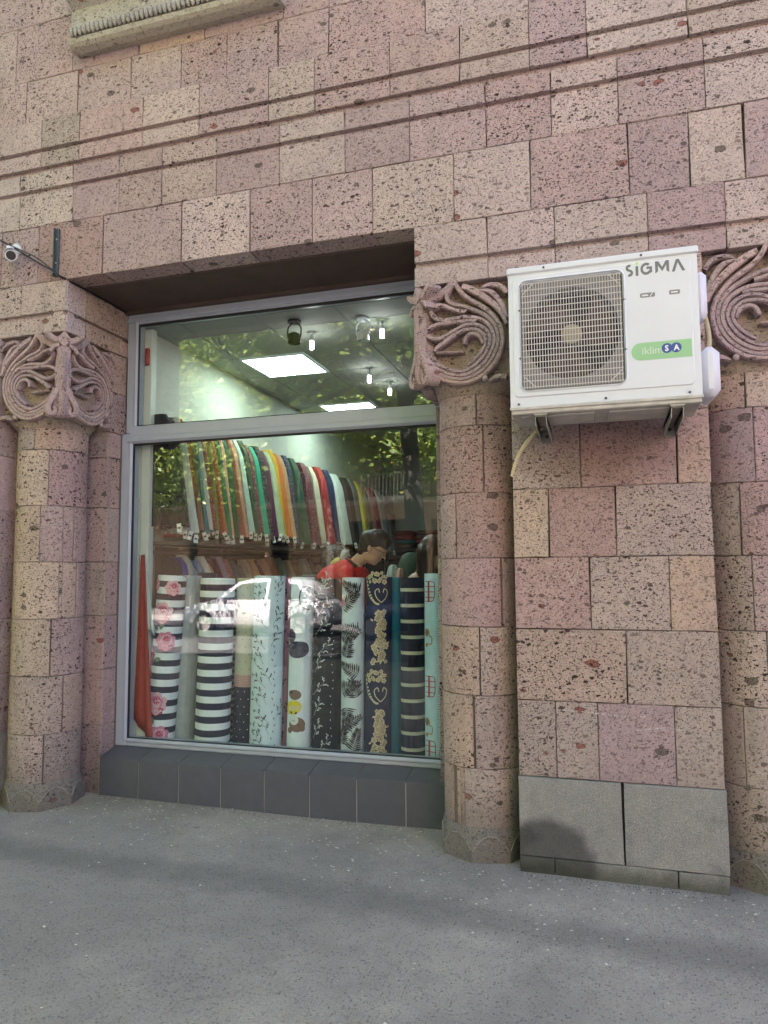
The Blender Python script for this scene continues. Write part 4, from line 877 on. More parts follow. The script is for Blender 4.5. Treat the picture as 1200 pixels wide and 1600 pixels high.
R2, r2_, _ = make_roll('pale grey crumpled fabric roll between the rose stripe and the starry navy roll', -2.988, -2.945, .080, .985, 1.47, cloth('pale_grey_cloth', (.36, .42, .44, 1), nz=.18))
R3 = Deco(make_roll('navy fabric roll printed with yellow shooting stars', -2.955, -2.89, .074, 1.14, 1.49, cloth('star_cloth', (.012, .018, .05, 1))))
for u, z, s in ((-.03, .92, .018), (-.035, .44, .018), (.03, .66, .022), (.03, .24, .03), (.045, .12, .028)):
    R3.blob(M_gold, u, z, s, lambda t: .45+.55*abs(cos(2.5*t)), 20)
    if s < .02:
        for k in range(4): R3.line(M_gold, [(u+.008, z-.01), (u+.028+.006*k, z-.07), (u+.03+.006*k, z-.17-.02*k)], .0032, 0, 4, True)
for k in range(60): R3.blob(M_crm, rnd.uniform(-.08, .08), rnd.uniform(.02, 1.2), .0025, n=6)
R3.done()
make_roll('broad navy and white striped fabric roll, the widest plain stripe', -2.665, -2.640, .118, .855, 1.45, cloth('broad_stripe_cloth', NAVY, 'stripe', WHT, .0915, .5))
make_roll('narrow roll with fine black and beige stripes beside the broad stripe', -2.64, -2.625, .045, 1.07, 1.42, cloth('fine_stripe_cloth', (.02, .02, .03, 1), 'stripe', (.22, .19, .17, 1), .045, .5))
R6 = Deco(make_roll('cream over navy dotted fabric roll with a pink checked band', -2.462, -2.445, .089, .97, 1.45, cloth('cream_cloth', (.50, .52, .42, 1))))
def band(d, mat, z0, z1, e=.0):
    b = MB(); n = 40; vs = []
    for z in (z0, (z0+z1)/2, z1):
        for i in range(n): vs.append(d.P(2*pi*d.r*i/n, z, e))
    b.add(vs, [(j*n+i, j*n+(i+1) % n, (j+1)*n+(i+1) % n, (j+1)*n+i) for j in range(2) for i in range(n)]); link('printed_pattern', pyd('printed_pattern', b.v, b.f), d.o, mat, smooth=True)
band(R6, cloth('navy_dot_cloth', NAVY), 0, .415); band(R6, cloth('pink_check_cloth', (.40, .16, .17, 1), 'check', (.55, .45, .43, 1)), .415, .50)
for j in range(24):
    for i in range(-3, 4):
        z = .02+j*.052; u = (i+(j % 2)*.5)*.052
        if z < .40: R6.blob(M_wp, u, z, .0038, n=8, e=.0008)
        elif z > .52 and z < 1.15: R6.blob(M_dgry, u, z, .0038, n=8, e=.0004)
R6.done()
def twig(d, mat, u, z, h, lean, w=.0022, buds=True):
    top = (u+lean*h, z+h); d.line(mat, [(u, z), (u+lean*h*.4, z+h*.45), top], w, 0, 4, True)
    for k in range(4):
        t = .25+k*.18; bu, bz = u+lean*h*t, z+h*t; s = 1 if k % 2 else -1; l = h*rnd.uniform(.28, .42); a = atan2_(h, lean*h)+s*rnd.uniform(.45, .8)
        e = (bu+l*cos(a), bz+l*sin(a)); d.line(mat, [(bu, bz), ((bu+e[0])/2, (bz+e[1])/2+.004), e], w*.8, 0, 3, True)
        if buds:
            for q in range(4): tt = .35+.2*q; d.leaf(mat, bu+(e[0]-bu)*tt, bz+(e[1]-bz)*tt, .0125, .007, a+rnd.choice((-.7, .7)), 0)
atan2_ = math.atan2
R7 = Deco(make_roll('pale blue-white fabric roll with black budding twigs', -2.251, -2.228, .106, .85, 1.467, cloth('pale_blue_cloth', (.60, .76, .84, 1))))
for z, u in ((.03, .01), (.13, .05), (.33, .03), (.46, .06), (.60, .0), (.72, .05), (.86, .06), (.97, .02), (1.06, .07), (.22, .09)): twig(R7, M_ink, u+.02, z, .12, rnd.choice((-.9, -.6, .5))); twig(R7, M_ink, u-.02, z-.02, .10, -1.1)
for k in range(26): R7.leaf(M_ink, .095+rnd.uniform(-.01, .01), .05+k*.044, .02, .006, rnd.uniform(.6, 2.4))
R7.done()
R8 = Deco(make_roll('slim dusty pink fabric roll with dark sprigs', -2.173, -2.155, .040, .975, 1.455, cloth('dusty_pink_cloth', (.42, .20, .27, 1))))
for k in range(12): twig(R8, M_ink, rnd.uniform(-.02, .02), .05+k*.09, .07, rnd.uniform(-.8, .8), .0018)
R8.done()
R9 = Deco(make_roll('white fabric roll with a navy heart and a brown bear', -2.0, -1.972, .083, .85, 1.457, cloth('white_cloth', (.68, .80, .87, 1))))
def heart(t): return 1.
hp = [(-.045, .72), (-.05, .80), (-.035, .825), (-.012, .815), (.0, .77)]
R9.blob(M_navyp, -.05, .79, .045, None, 18, .0004, .9, 1.1); R9.blob(M_navyp, .0, .70, .075, None, 24, .0006, 1.15, .75); R9.blob(M_navyp, .035, .71, .05, None, 18, .0009, 1., .9)
R9.line(M_navyp, [(.085, 1.12), (.05, 1.125), (.02, 1.10), (.01, 1.05), (.02, 1.0), (.05, .975), (.085, .97)], .009, .0004)
R9.blob(M_bear, -.005, .40, .042, None, 18, .0004, 1.1, .8); R9.blob(M_bear, -.035, .405, .022, None, 14, .0007); R9.blob(M_ink, -.03, .415, .011, None, 10, .0010)
R9.blob(M_yel, -.015, .315, .062, None, 22, .0012, 1., .75, .3)
R9.blob(M_bear, .015, .205, .052, None, 22, .0018, 1.1, .95); R9.blob(M_bear, .052, .18, .02, None, 14, .0016); R9.blob(M_bear, -.035, .165, .02, None, 14, .0016); R9.blob(M_wp, -.005, .235, .030, None, 18, .0023, 1.05, 1.1)
R9.line(M_ink, [(-.016, .235), (-.006, .225), (.004, .238)], .003, .0028); R9.blob(M_ink, .03, .20, .005, None, 8, .0028); R9.leaf(M_ink, -.02, .275, .02, .014, 2.2, .0026); R9.leaf(M_ink, .0, .275, .02, .014, .6, .0026)
cu = bpy.data.curves.new('w', 'FONT'); cu.body = 'LUCK'; cu.size = .036; cu.offset = .0008; cu.resolution_u = 2; t_ = bpy.data.objects.new('t', cu); S.collection.objects.link(t_); bpy.context.view_layer.update()
me = bpy.data.meshes.new_from_object(t_.evaluated_get(bpy.context.evaluated_depsgraph_get())); bpy.data.objects.remove(t_)
for v in me.vertices: x, y = v.co.x, v.co.y; v.co = R9.P(.038-x, .325-y+.1*(.03-x), .0018)
link('printed_word', me, R9.o, M_wp)
R9.done()
R10 = Deco(make_roll('black fabric roll with white budding twigs', -1.814, -1.796, .090, .855, 1.444, cloth('black_cloth', (.010, .012, .018, 1))))
for z, u in ((.02, -.03), (.12, -.055), (.27, -.05), (.40, -.06), (.55, -.05), (.66, -.03), (.80, -.05), (.92, -.04), (1.04, -.05), (1.1, -.02)): twig(R10, M_wp, u, z, .11, rnd.choice((.9, .5, .7))); 
for k in range(22): R10.leaf(M_wp, -.082+rnd.uniform(-.006, .006), .05+k*.05, .016, .006, rnd.uniform(.6, 2.4)); R10.leaf(M_wp, .07+rnd.uniform(-.006, .01), .03+k*.052, .012, .006, rnd.uniform(.6, 2.4))
R10.done()
make_roll('thin plain charcoal roll squeezed behind the black twig roll', -1.80, -1.78, .05, 1.02, 1.43, cloth('charcoal_cloth', (.03, .035, .045, 1)))
R12 = Deco(make_roll('pale fabric roll with large black palm leaves', -1.615, -1.606, .076, .85, 1.452, cloth('palm_cloth', (.60, .74, .82, 1))))
def frond(d, u, z, h, a, n=11, wd=.011, ln=.065):
    for k in range(n):
        t = k/n; x, y = u+h*t*cos(a), z+h*t*sin(a)
        for s in (-1, 1): d.leaf(M_ink if (k+s) % 3 else M_dgry, x, y, ln*(1-.6*t)*rnd.uniform(.85, 1.15), wd*rnd.uniform(.7, 1.2), a+s*(1.25-.6*t), .0003*(k % 3))
    d.line(M_ink, [(u, z), (u+h*.5*cos(a)+.004, z+h*.5*sin(a)), (u+h*cos(a), z+h*sin(a))], .003, .001, 4)
for u, z, h, a in ((-.06, .98, .16, .7), (.06, 1.08, .14, 2.6), (-.07, .80, .15, .2), (-.03, .66, .13, 1.3), (.06, .55, .15, 2.7), (-.06, .44, .15, .35), (.05, .40, .12, 1.9), (-.05, .20, .16, .5), (.03, .06, .14, 1.3), (-.07, .10, .12, 1.2), (.06, .82, .14, 2.9), (-.02, .33, .13, -1.4)): frond(R12, u, z, h, a)
R12.done()
R13 = Deco(make_roll('navy fabric roll with cream baroque flowers', -1.437, -1.424, .084, .85, 1.455, cloth('baroque_cloth', (.010, .018, .06, 1))))
def flower(d, u, z, s):
    d.blob(M_crm, u, z, s, lambda t: .7+.3*abs(sin(2.5*t+z*40)), 26, .0003); d.blob(M_brn, u, z, s*.36, None, 10, .0009)
    for k in range(6): a = k*1.05+z*9; d.line(M_brn, [(u+s*.3*cos(a), z+s*.3*sin(a)), (u+s*.75*cos(a+.15), z+s*.75*sin(a+.15))], .0022, .0007, 1)
    d.blob(M_crm, u, z, s*.2, None, 8, .0013)
for z0 in (-.02, .62):
    for k in range(44):
        t = k/43; flower(R13, .035+rnd.uniform(-.055, .055)*(1-.55*t), z0+.01+.33*t, .014+.010*rnd.random())
    for k in range(22): R13.leaf(M_crm, .03+rnd.uniform(-.05, .05), z0+rnd.uniform(0, .34), .028, .012, rnd.uniform(0, 6), .0002)
    for s in (1, -1): R13.line(M_crm, [(.04, z0+.40), (.04+s*.03, z0+.43), (.04+s*.042, z0+.47), (.04+s*.02, z0+.49), (.04+s*.012, z0+.465)], .006, .0004)
    R13.line(M_crm, [(-.08, z0+.56), (-.06, z0+.47), (-.03, z0+.42), (.0, z0+.40)], .004, .0002)
    for k in range(12): t = k/11; R13.blob(M_crm, -.08+.10*t, z0+.56-.17*sin(t*1.6), .0075, None, 8, .0006)
    for k in range(14): flower(R13, -.05+.12*(k/13), z0+.565-.03*sin(k*1.7), .012+.007*rnd.random())
R13.done()
make_roll('plain turquoise fabric roll between the baroque and the cream-striped rolls', -1.350, -1.335, .048, .965, 1.45, cloth('turquoise_cloth', (.02, .22, .33, 1)))
make_roll('navy fabric roll with thin cream stripes', -1.196, -1.196, .078, .85, 1.45, cloth('thin_stripe_cloth', (.008, .012, .035, 1), 'stripe', (.52, .52, .42, 1), .1015, .78))
R16 = Deco(make_roll('light blue fabric roll printed with red buses and orange cars', -1.030, -1.025, .080, .83, 1.475, cloth('light_blue_cloth', (.52, .72, .85, 1))))
for z in (.0, .40, 1.0):
    R16.line(M_redp, [(-.075, z+.03), (-.02, z+.03), (.0, z+.05), (.002, z+.13), (-.01, z+.155), (-.075, z+.155)], .005, 0, 3)
    for q in (.055, .09, .125): R16.line(M_redp, [(-.075, z+q), (0, z+q)], .005, .0005, 8)
    R16.line(M_redp, [(-.04, z+.03), (-.04, z+.155)], .014, .0008, 1)
    R16.line(M_dgry, [(.025, z+.05), (.03, z+.10), (.04, z+.14)], .003, 0, 3)
for z in (.20, .76):
    R16.line(M_orp, [(-.07, z), (-.045, z), (-.02, z), (-.018, z+.045), (-.035, z+.05), (-.045, z+.09), (-.08, z+.09)], .006, 0, 3); R16.line(M_brn, [(-.075, z+.05), (-.045, z+.05)], .004, .0005, 5); R16.blob(M_orp, -.06, z-.01, .012, None, 10, .0006); R16.blob(M_brn, -.06, z+.07, .02, None, 8, .0003)
for k in range(70): z = .04+1.1*(k/70); R16.line(M_navyp, [(.012, z), (.012+rnd.uniform(.01, .03), z)], .0015, 0, 1)
R16.done()
# -------- draped cloth by the left jamb
M_red = cloth('brick_red_cloth', (.34, .055, .035, 1)); M_clw = cloth('pale_cloth', (.50, .60, .60, 1))
def sheet(name, A, C, mat, label, cat='fabric', th=.006, amp=.012, kx=5., group=None, folds=None):
    """cloth hanging between the top edge A (two points) and bottom edge C (two points)"""
    n, m = 16, 14; vs = []; fs = []
    A = [Vector(p) for p in A]; C = [Vector(p) for p in C]; nr = (A[1]-A[0]).cross(C[0]-A[0]).normalized()
    for side in (0, 1):
        for j in range(m+1):
            for i in range(n+1):
                s, t = i/n, j/m; p = (A[0].lerp(A[1], s)).lerp(C[0].lerp(C[1], s), t)
                vs.append(p+nr*(amp*sin(s*kx*2*pi+t)*(.3+t)+side*th))
    N = (n+1)*(m+1)
    for j in range(m):
        for i in range(n):
            a = j*(n+1)+i; fs += [(a, a+1, a+n+2, a+n+1), (N+a, N+a+n+1, N+a+n+2, N+a+1)]
    for i in range(n): fs.append((i, N+i, N+i+1, i+1)); a = m*(n+1)+i; fs.append((a, a+1, N+a+1, N+a))
    for j in range(m): a = j*(n+1); fs.append((a, a+n+1, N+a+n+1, N+a)); a += n; fs.append((a, N+a, N+a+n+1, a+n+1))
    o = link(name, pyd(name, vs, fs), None, mat, smooth=True); return tag(o, label, cat, group)
sheet('draped_fabric', [(-3.175, .705, 1.62), (-3.145, .705, 1.63)], [(-3.208, .700, .46), (-3.05, .698, .31)], M_red, 'brick red cloth hanging in a long point beside the inner jamb', amp=.006, kx=2)
sheet('draped_fabric', [(-3.165, .715, 1.62), (-3.145, .715, 1.62)], [(-3.135, .712, 1.12), (-3.055, .712, 1.05)], M_clw, 'pale grey-green cloth hanging behind the brick red one', amp=.004, kx=2)
sheet('draped_fabric', [(-3.165, .81, 2.46), (-2.99, .80, 2.46)], [(-3.155, .80, 1.84), (-3.03, .79, 1.80)], cloth('black_drape', (.012, .012, .02, 1)), 'large black cloth hanging first by the left jamb behind the lower pane', amp=.01, kx=3)
# -------- hanging fabrics on the left wall rack
rack = tag(empty('wall_rack', (-3.2, .8, 0)), 'long dark wall rack carrying two rows of hanging fabrics', 'rack')
b = MB(); b.box(0.001, .05, 0, 6.2, 2.60, 2.64, .004); b.build('rail', M_shelf, rack)
b = MB(); b.box(0.001, .05, 0, 6.2, 1.635, 1.66, .004); b.build('rail', M_shelf, rack)
b = MB(); b.box(0.001, .30, 0, 6.2, 1.70, 1.725, .003); b.build('shelf', M_shelf, rack)
for i in range(7): b = MB(); b.box(.001, .024, i*1.0+.05, i*1.0+.08, .3, 2.66); b.build('upright', plain('chrome_tube', (.45, .45, .43, 1), .3, .8) if i == 0 else bpy.data.materials['chrome_tube'], rack)
b = MB(); b.box(.0015, .012, 0.1, 6.2, .05, 1.69); b.build('back_panel', M_gap, rack)
M_fab = None
def fabmat():
    t = NT('hanging_cloth'); oi = t.n('ObjectInfo'); tc = t.n('TexCoord').outputs['Object']
    c = t.mix(1., oi.outputs['Color'], t.mix(t.noise(t.scalev(tc, (1, 1, .12)), 60, 3, .6), (.62, .62, .62, 1), (1.35, 1.35, 1.35, 1)), 'MULTIPLY')
    sp = t.math('MULTIPLY', t.ramp(t.noise(tc, 70, 2, .5), .56, .6), t.ramp(oi.outputs['Random'], .5, .55)); c = t.mix(t.math('MULTIPLY', sp, .4), c, (.4, .4, .36, 1))
    t.bs(Base_Color=c, Roughness=.75); t.bump(t.noise(t.scalev(tc, (1, 1, .2)), 40, 2, .6), .004); return t.mat
M_fab = fabmat(); M_tag = plain('paper_tag', (.70, .72, .66, 1), .8); M_tagink = plain('tag_print', (.08, .09, .08, 1), .8)
tagme = None
def price_tag(par, loc, rz, ry):
    global tagme
    if tagme is None:
        b = MB(); b.box(-.016, .016, -.0008, .0008, -.066, 0); b.mi = 1
        b.box(-.011, .011, -.0014, -.0009, -.04, -.026)
        tagme = pyd('price_tag', b.v, b.f, b.m); tagme.materials.append(M_tag); tagme.materials.append(M_tagink)
    o = bpy.data.objects.new('price_tag', tagme); S.collection.objects.link(o); o.parent = par; o.location = loc; o.rotation_euler = (rnd.uniform(-.3, .3), ry, rz); return o
def hanging(y, w, z1, z0, xt, xb, col, label, group, tagged=True, wave=.008, pinch=0.):
    """a length of cloth hung over a rail arm: folded slab, rounded shoulder, flaring forward at the hem"""
    m, n = 12, 14; vs = []; fs = []; ph = rnd.uniform(0, 6); H = z1-z0
    for j in range(m+1):
        t = j/m; z = -H*t if j else .0
        dz = 0.
        sh = max(0, 1-t*5.); xf = (xt+(xb-xt)*t)-.045*sh**1.6; ww = w*(.8+.2*min(1, t*4))*(1-.25*pinch*sin(pi*t))
        P = []
        xr = 0.0
        for i in range(n+1):
            s = i/n; 
            if s < .42: q = s/.42; px_, py_ = xr+(xf-.02-xr)*q, -ww/2
            elif s <= .58: a = (s-.42)/.16*pi-pi/2; px_, py_ = xf-.02+.02*cos(a), ww/2*sin(a)
            else: q = (s-.58)/.42; px_, py_ = xf-.02+(xr-xf+.02)*q, ww/2
            wv = wave*(.3+t)*sin(s*24+ph+t*1.5); P.append((px_+wv*.6, py_+wv*.5, z+(.006*sin(i*2.1+ph) if j == m else 0)))
        vs += P
    for j in range(m):
        for i in range(n): a = j*(n+1)+i; fs.append((a, a+n+1, a+n+2, a+1))
    fs.append(tuple(range(n+1))); fs.append(tuple(reversed(range(m*(n+1), (m+1)*(n+1)))))
    me = pyd('hanging_fabric', vs, fs); o = link('hanging_fabric', me, None, M_fab, (-3.17, y, z1)); autosmooth(me, 60); o.color = col; tag(o, label, 'fabric', group)
    if tagged:
        price_tag(o, (xb-.02+rnd.uniform(-.03, .02), -w/2-.012, -H+.012), rnd.uniform(-.5, .9), rnd.uniform(-.5, .5))
        if rnd.random() < .35: price_tag(o, (xb-.10, -w/2-.015, -H+.02), rnd.uniform(-.5, .5), rnd.uniform(-.5, .5))
    return o
CN = dict(black=(.012, .012, .016), lace=(.02, .02, .022), mint=(.52, .58, .54), red=(.36, .03, .03), brown=(.16, .08, .05), teal=(.02, .12, .16), silver=(.42, .46, .46), darkred=(.20, .02, .02), olive=(.17, .15, .06), rust=(.36, .08, .03),
  green=(.02, .16, .09), peach=(.48, .27, .18), bottle=(.01, .07, .035), coral=(.44, .16, .12), seafoam=(.34, .46, .40), forest=(.02, .05, .03), maroon=(.14, .02, .035), emerald=(.015, .27, .17), plum=(.10, .015, .06), sage=(.36, .46, .30), gold=(.52, .33, .02), orange=(.52, .15, .03),
  apricot=(.56, .30, .13), navy=(.012, .025, .08), cream=(.55, .50, .36), white=(.55, .62, .56), grey=(.14, .15, .15), yellow=(.52, .44, .06), pink=(.50, .25, .26), crimson=(.30, .01, .04), ice=(.40, .46, .46), royal=(.015, .03, .32), skyblue=(.18, .32, .55), tan=(.38, .24, .13), lavender=(.28, .22, .32), dusty=(.36, .12, .13), slate=(.12, .14, .16), beige=(.44, .38, .29), blush=(.48, .27, .22), scarlet=(.42, .02, .02))
NM = dict(lace='black lace', darkred='dark red', green='mid green', bottle='bottle green', forest='dark forest green', ice='pale icy', royal='royal blue', skyblue='sky blue', dusty='dusty rose')
up = [(.80, .06, 'black'), (.88, .05, 'lace'), (.955, .035, 'mint'), (1.005, .04, 'red'), (1.06, .035, 'brown'), (1.115, .04, 'teal'), (1.175, .045, 'silver'), (1.245, .06, 'darkred'), (1.33, .05, 'olive'), (1.405, .045, 'rust'), (1.475, .05, 'green'), (1.555, .05, 'peach'), (1.64, .06, 'bottle'), (1.75, .07, 'coral'), (1.86, .07, 'seafoam'),
  (1.97, .07, 'forest'), (2.07, .06, 'maroon'), (2.165, .07, 'emerald'), (2.275, .09, 'black'), (2.39, .08, 'plum'), (2.49, .06, 'sage'), (2.575, .05, 'gold'), (2.66, .06, 'orange'), (2.77, .09, 'apricot'), (2.91, .10, 'navy'), (3.09, .14, 'bottle'), (3.36, .16, 'maroon'), (3.58, .12, 'cream'), (3.82, .17, 'red'), (4.07, .13, 'navy'), (4.34, .22, 'white'), (4.70, .20, 'black'), (4.95, .16, 'grey'), (5.18, .13, 'yellow'), (5.39, .13, 'olive'), (5.59, .13, 'pink'), (5.80, .12, 'crimson'), (6.08, .22, 'ice'), (6.38, .16, 'slate')]
for i, (y, w, c) in enumerate(up):
    nb = lambda k: NM.get(up[k][2], up[k][2]) if 0 <= k < len(up) else None
    p, q = nb(i-1), nb(i+1); lb = f"{NM.get(c, c)} fabric on the upper rack, " + (f"between the {p} and the {q} ones" if p and q else (f"the first by the window, before the {q} one" if q else f"the last, deepest in, after the {p} one"))
    hanging(y, w*1.12, 2.66+rnd.uniform(-.02, .02), 1.79+rnd.uniform(-.03, .05), .17, .30+rnd.uniform(-.02, .02), (*CN[c], 1), lb, 'fabrics on the upper wall rack', True, .007)
lo = [(1.02, .07, 'black'), (1.10, .07, 'royal'), (1.17, .07, 'mint'), (1.25, .08, 'silver'), (1.34, .09, 'skyblue'), (1.43, .05, 'white'), (1.52, .07, 'tan'), (1.61, .06, 'plum'), (1.70, .07, 'lavender'), (1.81, .10, 'dusty'), (1.93, .09, 'slate'), (2.05, .09, 'grey'), (2.17, .08, 'beige'), (2.30, .11, 'apricot'), (2.43, .08, 'maroon'), (2.54, .09, 'blush'), (2.72, .10, 'peach'), (2.90, .12, 'seafoam'), (3.10, .1, 'cream'), (3.3, .1, 'tan'), (3.55, .14, 'white'), (3.8, .14, 'grey'), (4.05, .14, 'ice'), (4.35, .16, 'crimson')]
for i, (y, w, c) in enumerate(lo):
    nb = lambda k: NM.get(lo[k][2], lo[k][2]) if 0 <= k < len(lo) else None
    p, q = nb(i-1), nb(i+1); lb = f"{NM.get(c, c)} fabric on the lower rack, " + (f"between the {p} and the {q} ones" if p and q else (f"the first by the window, before the {q} one" if q else f"the last one, deepest in, after the {p} one"))
    hanging(y, w, 1.63+rnd.uniform(-.08, .01), (.75 if y > 1.3 else 1.2), .12, (.30 if y > 1.3 else .17), (*CN[c], 1), lb, 'fabrics on the lower wall rack', i % 3 == 0, .012, 1.)
# -------- shelf of folded bolts at the back, garments table
bs = tag(empty('bolt_shelf', (-2.75, 7.38, 0)), 'dark back shelf stacked with folded coloured fabrics', 'shelf')
for z in (.9, 1.35, 1.80): b = MB(); b.box(-.44, 1.6, -.45, 0, z, z+.03); b.build('shelf_board', M_shelf, bs)
for x in (-.44, .56, 1.57): b = MB(); b.box(x, x+.03, -.44, 0, .03, 2.4); b.build('upright', M_shelf, bs)
fcol = ['brown', 'olive', 'tan', 'teal', 'sage', 'rust', 'scarlet', 'coral', 'red', 'darkred', 'slate', 'dusty', 'cream', 'gold']
ci = 0
for k, z0 in enumerate((1.83, 1.38, .93)):
    for s in range(4):
        for q in range(5 if k else 4):
            b = MB(); b.box(-.19, .19, -.19, .19, 0, .068, .022); c = ('scarlet', 'coral', 'red')[q % 3] if (k == 1 and s == 1) else fcol[(s*5+q*3+k) % len(fcol)]
            o = b.build('folded_fabric', M_fab, smooth=True); o.location = (-2.95+s*.44+rnd.uniform(-.01, .01), 7.14, z0+.071*q); o.color = (*CN[c], 1)
            lv = ('top', 'middle', 'lower')[k]; ps = ('first', 'second', 'third', 'fourth')[s]; oq = ('bottom', 'second', 'third', 'fourth', 'fifth')[q]
            tag(o, f'{NM.get(c, c)} fabric, {oq} in the {ps} stack from left, {lv} back shelf', 'folded fabric', 'folded fabrics on the back shelf')
tb = tag(empty('cutting_table', (-1.35, 1.95, 0)), 'cutting table behind the women in the shop', 'table')
b = MB(); b.box(-.55, 2.2, .25, 1.0, .86, .90, .006); b.build('table_top', plain('table_wood', (.30, .22, .14, 1), .5), tb)
for x in (-.5, 2.12):
    for y in (.3, .93): b = MB(); b.box(x, x+.05, y, y+.05, .02, .86); b.build('leg', M_shelf, tb)
def standing(label, x, y, r, z0, z1, c, sc=1.):
    b = MB(); n = 22; prof = [(r*.8, 0), (r, .03), (r*1.02, (z1-z0)*.5), (r*.92, (z1-z0)*.85), (r*.6, (z1-z0)*.97), (r*.2, z1-z0)]
    b.lathe(prof, n); vs = [(v[0]+.006*sin(7*math.atan2(v[1], v[0])), v[1], v[2]) for v in b.v]; o = link('folded_fabric_bundle', pyd('bundle', vs, b.f), None, M_fab, (x, y, z0), True); o.color = (*CN[c], 1); return tag(o, label, 'fabric bundle')
standing('dark green fabric bundle standing between the two women', -1.63, 2.52, .13, .90, 1.66, 'forest'); standing('scarlet fabric bundle standing beside the dark green one', -1.36, 2.50, .115, .90, 1.63, 'scarlet')
standing('white cloth bundle beside the face of the woman in red', -1.74, 2.30, .06, .90, 1.55, 'ice'); standing('pink cloth bundle next to the white one behind the woman in red', -1.66, 2.25, .045, .90, 1.52, 'blush')
def heap(label, x, y, z, rx, ry, rz, c):
    b = MB(); b.ball((0, 0, 0), 1, 18); vs = [(v[0]*rx*(1+.25*mnoise.noise(Vector(v)*2+Vector((x, y, 0)))), v[1]*ry, v[2]*rz*(1+.4*mnoise.noise(Vector(v)*2.7+Vector((x, 3, 0))))) for v in b.v]
    o = link('cloth_heap', pyd('cloth_heap', vs, b.f), None, M_fab, (x, y, z), True); o.color = (*CN[c], 1); return tag(o, label, 'cloth heap')
heap('small yellow cloth heap behind the shoulder of the woman in red', -2.02, 1.75, 1.54, .10, .08, .075, 'yellow'); heap('black cloth heap behind the yellow one', -2.16, 1.95, 1.60, .12, .08, .12, 'black'); heap('pale grey cloth hung at the back of the woman in red', -1.97, 1.70, 1.55, .05, .05, .13, 'silver')
b = MB(); b.box(-2.35, -1.9, 1.6, 2.15, .02, 1.47, .01); tag(b.build('cloth_cabinet', M_shelf), 'low dark cabinet under the cloth heaps', 'cabinet')
# ------------------------------------------------------------------ people in the shop
def blobmesh(name, chains, vox, mat, parent=None, smooth_it=4):
    """chains: (p0, r0, p1, r1) tapered capsules, fused into one continuous surface"""
    base = bpy.data.meshes.new('ico'); bm = bmesh.new(); bmesh.ops.create_icosphere(bm, subdivisions=2, radius=1); bv = [v.co.copy() for v in bm.verts]; bf = [tuple(v.index for v in f.verts) for f in bm.faces]; bm.free()
    b = MB()
    for c in chains:
        p0, r0, p1, r1 = c[:4]; sc = c[4] if len(c) > 4 else (1, 1, 1); p0 = Vector(p0); p1 = Vector(p1); L = (p1-p0).length; k = max(1, int(L/(min(r0, r1)*.35)))
        for i in range(k+1):
            t = i/k; p = p0.lerp(p1, t); r = r0+(r1-r0)*t; b.add([(p.x+v.x*r*sc[0], p.y+v.y*r*sc[1], p.z+v.z*r*sc[2]) for v in bv], bf)
    o = link(name, pyd(name, b.v, b.f), None, mat)
    md = o.modifiers.new('r', 'REMESH'); md.mode = 'VOXEL'; md.voxel_size = vox
    m2 = o.modifiers.new('s', 'SMOOTH'); m2.iterations = smooth_it; m2.factor = .6
    bpy.context.view_layer.update(); me = bpy.data.meshes.new_from_object(o.evaluated_get(bpy.context.evaluated_depsgraph_get()))
    o.modifiers.clear(); o.data = me
    for p in me.polygons: p.use_smooth = True
    if not me.materials: me.materials.append(mat)
    if parent: o.parent = parent
    return o
M_skin = plain('skin', (.58, .36, .27, 1), .5, noise=.06, nsc=30); M_hair = plain('dark_brown_hair', (.028, .013, .010, 1), .5, noise=.5, nsc=70, bump=.004); M_hair2 = plain('long_brown_hair', (.05, .024, .014, 1), .45, noise=.5, nsc=60, bump=.004)
M_redt = plain('red_knit', (.62, .012, .018, 1), .8, noise=.1, nsc=40); M_trou = plain('dark_trousers', (.03, .03, .035, 1), .8); M_whc = plain('cream_patterned_blouse', (.42, .38, .30, 1), .8, noise=.5, nsc=45); M_vest = plain('black_strap', (.02, .02, .02, 1), .7)
